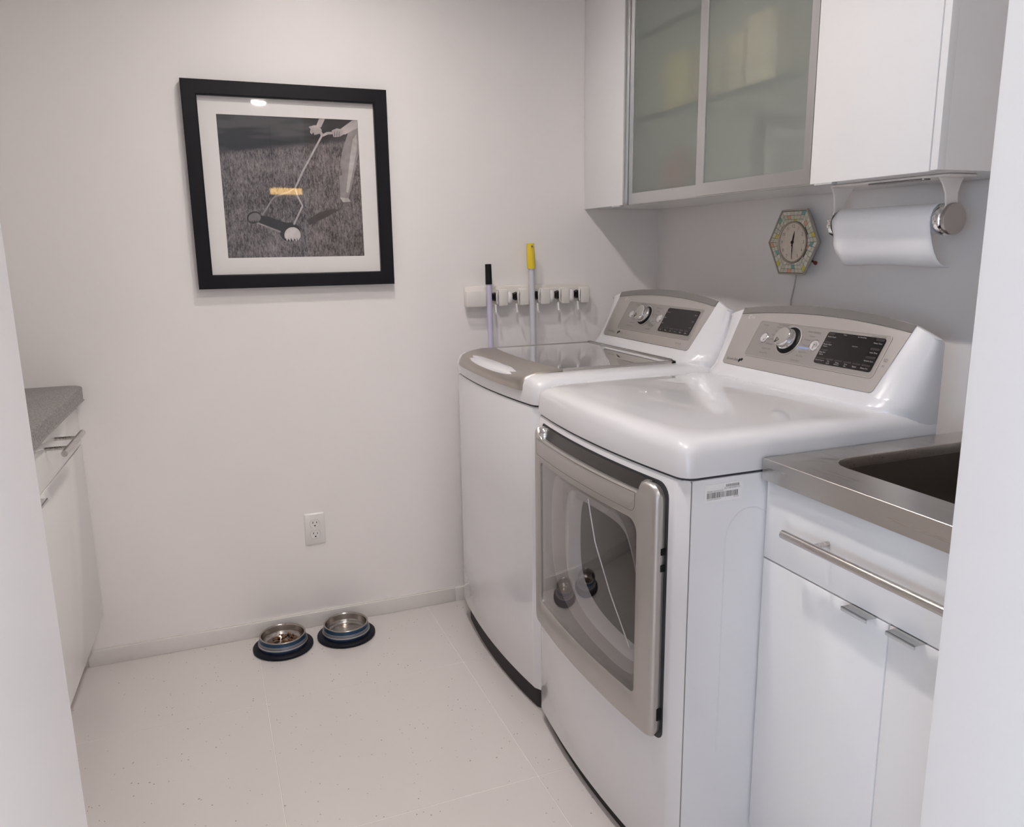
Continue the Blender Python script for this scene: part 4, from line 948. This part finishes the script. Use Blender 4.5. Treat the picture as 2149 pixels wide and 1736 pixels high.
def in_grass(c, rx, ry, rot):
    # wheel disc with its foot lost among the blades
    pts = []
    for i, p in enumerate(ell(c, rx, ry, rot=rot, n_=48)):
        lim = c[1] - ry * (0.35 + 0.45 * (i % 3) / 2 + 0.1 * (i % 2))
        pts.append((p[0], max(p[1], lim)))
    return pts
flat('printed_wheel', in_grass((0.468, 0.163), .060, .056, .6), 'pr_wheel', 5)
flat('printed_tyre', ell((0.203, 0.290), .052, .042, rot=.4), 'pr_dark', 3)
flat('printed_wheel', in_grass((0.207, 0.286), .045, .036, .4), 'pr_wheel2', 5)
flat('printed_shirt', [(0.755, .998), (0.869, 0.998), (0.965, 0.998), (0.90, 0.93), (0.826, 0.935), (.77, .96)], 'pr_dark', 1)
flat('printed_trousers', [(0.998, 0.954), (0.925, 0.911), (0.890, 0.822), (0.866, 0.752), (0.851, 0.672), (0.863, 0.603), (0.837, 0.593), (0.842, 0.493), (0.838, 0.432), (0.899, 0.428), (0.929, 0.515), (0.949, 0.595), (0.998, 0.780)], 'pr_mid', 2)
flat('printed_fold', [(0.985, 0.90), (0.955, 0.86), (0.93, 0.74), (0.905, 0.60), (0.885, 0.48), (0.90, .47), (0.925, .56), (0.955, .68), (0.985, .80)], 'pr_pale', 3)
flat('printed_shoe', [(0.834, 0.437), (0.900, 0.433), (0.914, 0.408), (0.857, 0.402)], 'pr_pale', 4)
flat('printed_arm', [(0.688, 0.94), (0.727, 0.937), (0.758, 0.997), (0.716, 0.997)], 'pr_skin', 4)
flat('printed_arm', [(0.860, 0.925), (0.898, 0.891), (0.997, 0.945), (0.997, 0.997), (0.959, 0.996)], 'pr_skin', 4)
flat('printed_shaft', stroke([(0.732, 0.884), (0.570, 0.615), (0.510, 0.501), (0.525, 0.442), (0.555, 0.374), (0.483, 0.239)], .0065), 'pr_pale', 6)
flat('printed_fork', stroke([(0.510, 0.501), (0.454, 0.471), (0.365, 0.440), (0.345, 0.425), (0.266, 0.311)], .0055), 'pr_mid', 6)
flat('printed_grip', stroke([(0.732, 0.879), (0.716, 0.912), (0.668, 0.929)], .010), 'pr_pale', 7)
flat('printed_grip', stroke([(0.732, 0.879), (0.769, 0.897), (0.864, 0.904)], .009), 'pr_pale', 7)
flat('printed_hand', [(0.636, 0.937), (0.679, 0.950), (0.713, 0.944), (0.731, 0.916), (0.712, 0.892), (0.675, 0.880), (0.668, .90), (.655, .885), (0.643, 0.899), (.650, .922)], 'pr_skin', 8)
flat('printed_hand', [(0.803, 0.918), (0.841, 0.934), (0.885, 0.927), (0.904, 0.901), (0.863, 0.877), (0.838, .872), (0.813, 0.872)], 'pr_skin', 8)
for q in ((.820, .875, .823, .912), (.836, .872, .840, .915), (.852, .874, .856, .912)):
    flat('printed_finger_gap', [(q[0], q[1]), (q[0] + .004, q[1]), (q[2] + .003, q[3]), (q[2], q[3])], 'pr_dark', 9)

# ------------------------------------------------------------------ broom and mop holder
RX0, RX1, RZ0, RZ1 = -0.797, -0.317, 1.108, 1.178
rail = thing('broom_holder', 'ivory plastic broom and mop rail on the back wall', 'wall rail', ((RX0 + RX1) / 2, -.01, RZ0))
box('back_bar', (RX0 + .004, -.002, RZ0 + .004), (RX1, -.016, RZ1), 'plastic', rail, bev=.004)
SL = [-0.702, -0.621, -0.540, -0.457, -0.378]
edges = [RX0] + [s_ + d_ for s_ in SL for d_ in (-.020, .026)] + [RX1]
for a, c in zip(edges[0::2], edges[1::2]):
    MB().box((a, -.014, RZ0), (c, -.046, RZ1 - .012), .005).build('block', 'plastic', rail)
for s_ in SL:
    MB().lathe([(.004, 1.115), (.0095, 1.120), (.0115, 1.128), (.0115, 1.145), (.0095, 1.153), (.004, 1.158)], (s_ - .011, -.034, 0), 20).build('roller', 'outlet', rail)
    mb = MB(); mb.loops([[(s_ + .004, -.020, 1.130), (s_ + .019, -.020, 1.124), (s_ + .019, -.020, 1.156), (s_ + .004, -.020, 1.150)], [(s_ + .005, -.040, 1.134), (s_ + .016, -.040, 1.128), (s_ + .016, -.040, 1.154), (s_ + .005, -.040, 1.148)]], True, True, True); mb.build('rubber_jaw', 'black', rail)
    MB().tube([(s_ + .021, -.042, 1.118), (s_ + .018, -.045, 1.130), (s_ + .018, -.045, 1.148), (s_ + .021, -.042, 1.160)], .0028, 8).build('jaw_clip', 'outlet', rail)
    MB().box((s_ - .018, -.013, RZ0 + .008), (s_ + .024, -.019, RZ1 - .014), .002).build('slot_back', 'plastic', rail)
    MB().tube([(s_ + .014, -.040, 1.114), (s_ + .014, -.042, 1.098), (s_ + .014, -.046, 1.085), (s_ + .014, -.052, 1.083)], [.004, .0035, .0035, .005], 10).build('hook', 'outlet', rail)
br = thing('broom', 'broom with lavender pole and black end cap hanging from the rail', 'broom', (-0.70, -.05, 0.05))
p0, p1 = Vector((-0.7165, -.0500, 1.256)), Vector((-0.7000, -.0500, 0.30))
MB().tube([p0.lerp(p1, .06), p1], .0095, 16).build('pole', 'lavender', br)
MB().tube([p0, p0.lerp(p1, .003), p0.lerp(p1, .073)], [.0105, .0112, .0118], 16).build('end_cap', 'black', br)
MB().box((-0.80, -.034, 0.24), (-0.60, -.066, 0.31), .008).build('head', 'black', br)
MB().loops([[(-0.795, -.036, .24), (-0.605, -.036, .24), (-0.605, -.064, .24), (-0.795, -.064, .24)], [(-0.81, -.028, .14), (-0.59, -.028, .14), (-0.59, -.072, .14), (-0.81, -.072, .14)]], True, True, True).build('bristles', 'bristle', br)
mp = thing('mop', 'mop with pale grey pole and yellow end cap hanging from the rail', 'mop', (-0.54, -.05, 0.05))
p0, p1 = Vector((-0.5555, -.0500, 1.325)), Vector((-0.530, -.0500, 0.25))
MB().tube([p0.lerp(p1, .06), p1], .0102, 16).build('pole', 'greypole', mp)
MB().tube([p0, p0.lerp(p1, .003), p0.lerp(p1, .060), p0.lerp(p1, .082)], [.0125, .0135, .0150, .0150], 16).build('end_cap', 'yellow', mp)
MB().tube([p0.lerp(p1, .010) + Vector((0, -.0142, 0)), p0.lerp(p1, .010) + Vector((0, -.0120, 0))], .004, 10).build('hang_hole', 'ink', mp)
MB().box((-0.57, -.030, 0.20), (-0.49, -.070, 0.26), .008).build('head', 'plastic', mp)
MB().loops([[(-0.575, -.030, .20), (-0.485, -.030, .20), (-0.485, -.070, .20), (-0.575, -.070, .20)], [(-0.59, -.025, .06), (-0.47, -.025, .06), (-0.47, -.09, .06), (-0.59, -.09, .06)]], True, True, True).build('strands', 'paper', mp)

# ------------------------------------------------------------------ wall outlet
OX, OZ = -1.3949, 0.3047
ot = thing('wall_outlet', 'white duplex power outlet on the back wall above the bowls', 'outlet', (OX + .035, 0, OZ))
mb = MB(); mb.loops([[(x, -.0005, z) for x, z in rrect(OX, OX + .0699, OZ, OZ + .1143, .003, 3, 4)], [(x, -.003, z) for x, z in rrect(OX, OX + .0699, OZ, OZ + .1143, .003, 3, 4)], [(x, -.006, z) for x, z in rrect(OX + .004, OX + .0659, OZ + .004, OZ + .1103, .002, 3, 4)]], True, True, True); mb.build('cover_plate', 'outlet', ot)
for zc in (OZ + .0375, OZ + .0768):
    xc = OX + .035
    prf = [(xc + .0165 * math.cos(a) * 1.0, zc + max(-.0135, min(.0135, .0165 * math.sin(a)))) for a in [2 * PI * k / 40 for k in range(40)]]
    r_ = MB().plate(prf, lambda a, c: (a, -.005, c), lambda a, c: (a, -.0078, c)).build('receptacle', 'outlet', ot)
    MB().ringplate([(xc + (p[0] - xc) * 1.05, zc + (p[1] - zc) * 1.06) for p in prf], prf, lambda a, c: (a, -.005, c), lambda a, c: (a, -.0063, c)).build('recess_line', 'ink_pale', ot)
    for dx_, h_ in ((-.0065, .0075), (.0065, .0060)): MB().box((xc + dx_ - .0011, -.0076, zc + .0015), (xc + dx_ + .0011, -.0081, zc + .0015 + h_)).build('slot', 'black', r_, smooth=0)
    MB().plate([(xc + .0026 * math.cos(a), zc - .0065 + .0026 * math.sin(a)) for a in [2 * PI * k / 12 for k in range(12)]], lambda a, c: (a, -.0076, c), lambda a, c: (a, -.0081, c)).build('ground_hole', 'black', r_, smooth=0)
MB().lathe([(.003, -.006), (.003, -.0072), (.0015, -.0075)], (OX + .035, 0, OZ + .0572), 12, axis='y').build('screw', 'outlet', ot)

# ------------------------------------------------------------------ pet bowls
def bowl(x, y, label):
    t = thing('pet_bowl', label, 'pet bowl', (x, y, 0), 0, 'steel pet bowls on the floor')
    MB().lathe([(.070, 0), (.094, 0), (.0985, .0035), (.0985, .009), (.095, .012), (.082, .014), (.070, .014)], (0, 0, 0), 64).build('rubber_base', 'rubber', t, local=True)
    MB().lathe([(.0805, .012), (.0815, .020), (.0795, .030), (.0760, .0395), (.0745, .044), (.0748, .0485)], (0, 0, 0), 64, False, False).build('banded_wall', 'bands', t, local=True)
    MB().lathe([(.0748, .0480), (.0752, .0500), (.0735, .0515), (.0705, .0505), (.0690, .046), (.0670, .030), (.0630, .0195), (.0550, .0165), (.0, .0160)], (0, 0, 0), 64, False, False).build('steel_liner', 'bowlsteel', t, smooth=60, local=True)
    return t
bowl(-1.503, -0.117, 'blue banded steel pet bowl holding kibble')
bowl(-1.291, -0.117, 'blue banded steel pet bowl filled with water')
mb = MB()
for k in range(75):
    a = random.uniform(0, 2 * PI); r = .050 * math.sqrt(random.random()); px, py = -1.503 + r * math.cos(a) * .95 + .006, -0.117 + r * math.sin(a) * .95 + .004
    rr = random.uniform(.0035, .0055); pz = .0175 + rr * .5 + (0.005 if k > 45 else 0)
    t_ = bmesh.new(); bmesh.ops.create_icosphere(t_, subdivisions=1, radius=rr); mb.merge(t_, Matrix.Translation((px, py, pz)) @ Matrix.Rotation(a, 4, 'Z') @ Matrix.Diagonal((1.2, .9, .6, 1)))
o = tag(mb.build('kibble', 'kibble'), 'brown dry kibble in the left steel bowl', 'pet food'); o['kind'] = 'stuff'
o = tag(MB().lathe([(.0625, .0265), (.0, .0266)], (-1.291, -0.117, 0), 48, False, False).build('water', 'water'), 'clear water filling the right steel bowl', 'water'); o['kind'] = 'stuff'
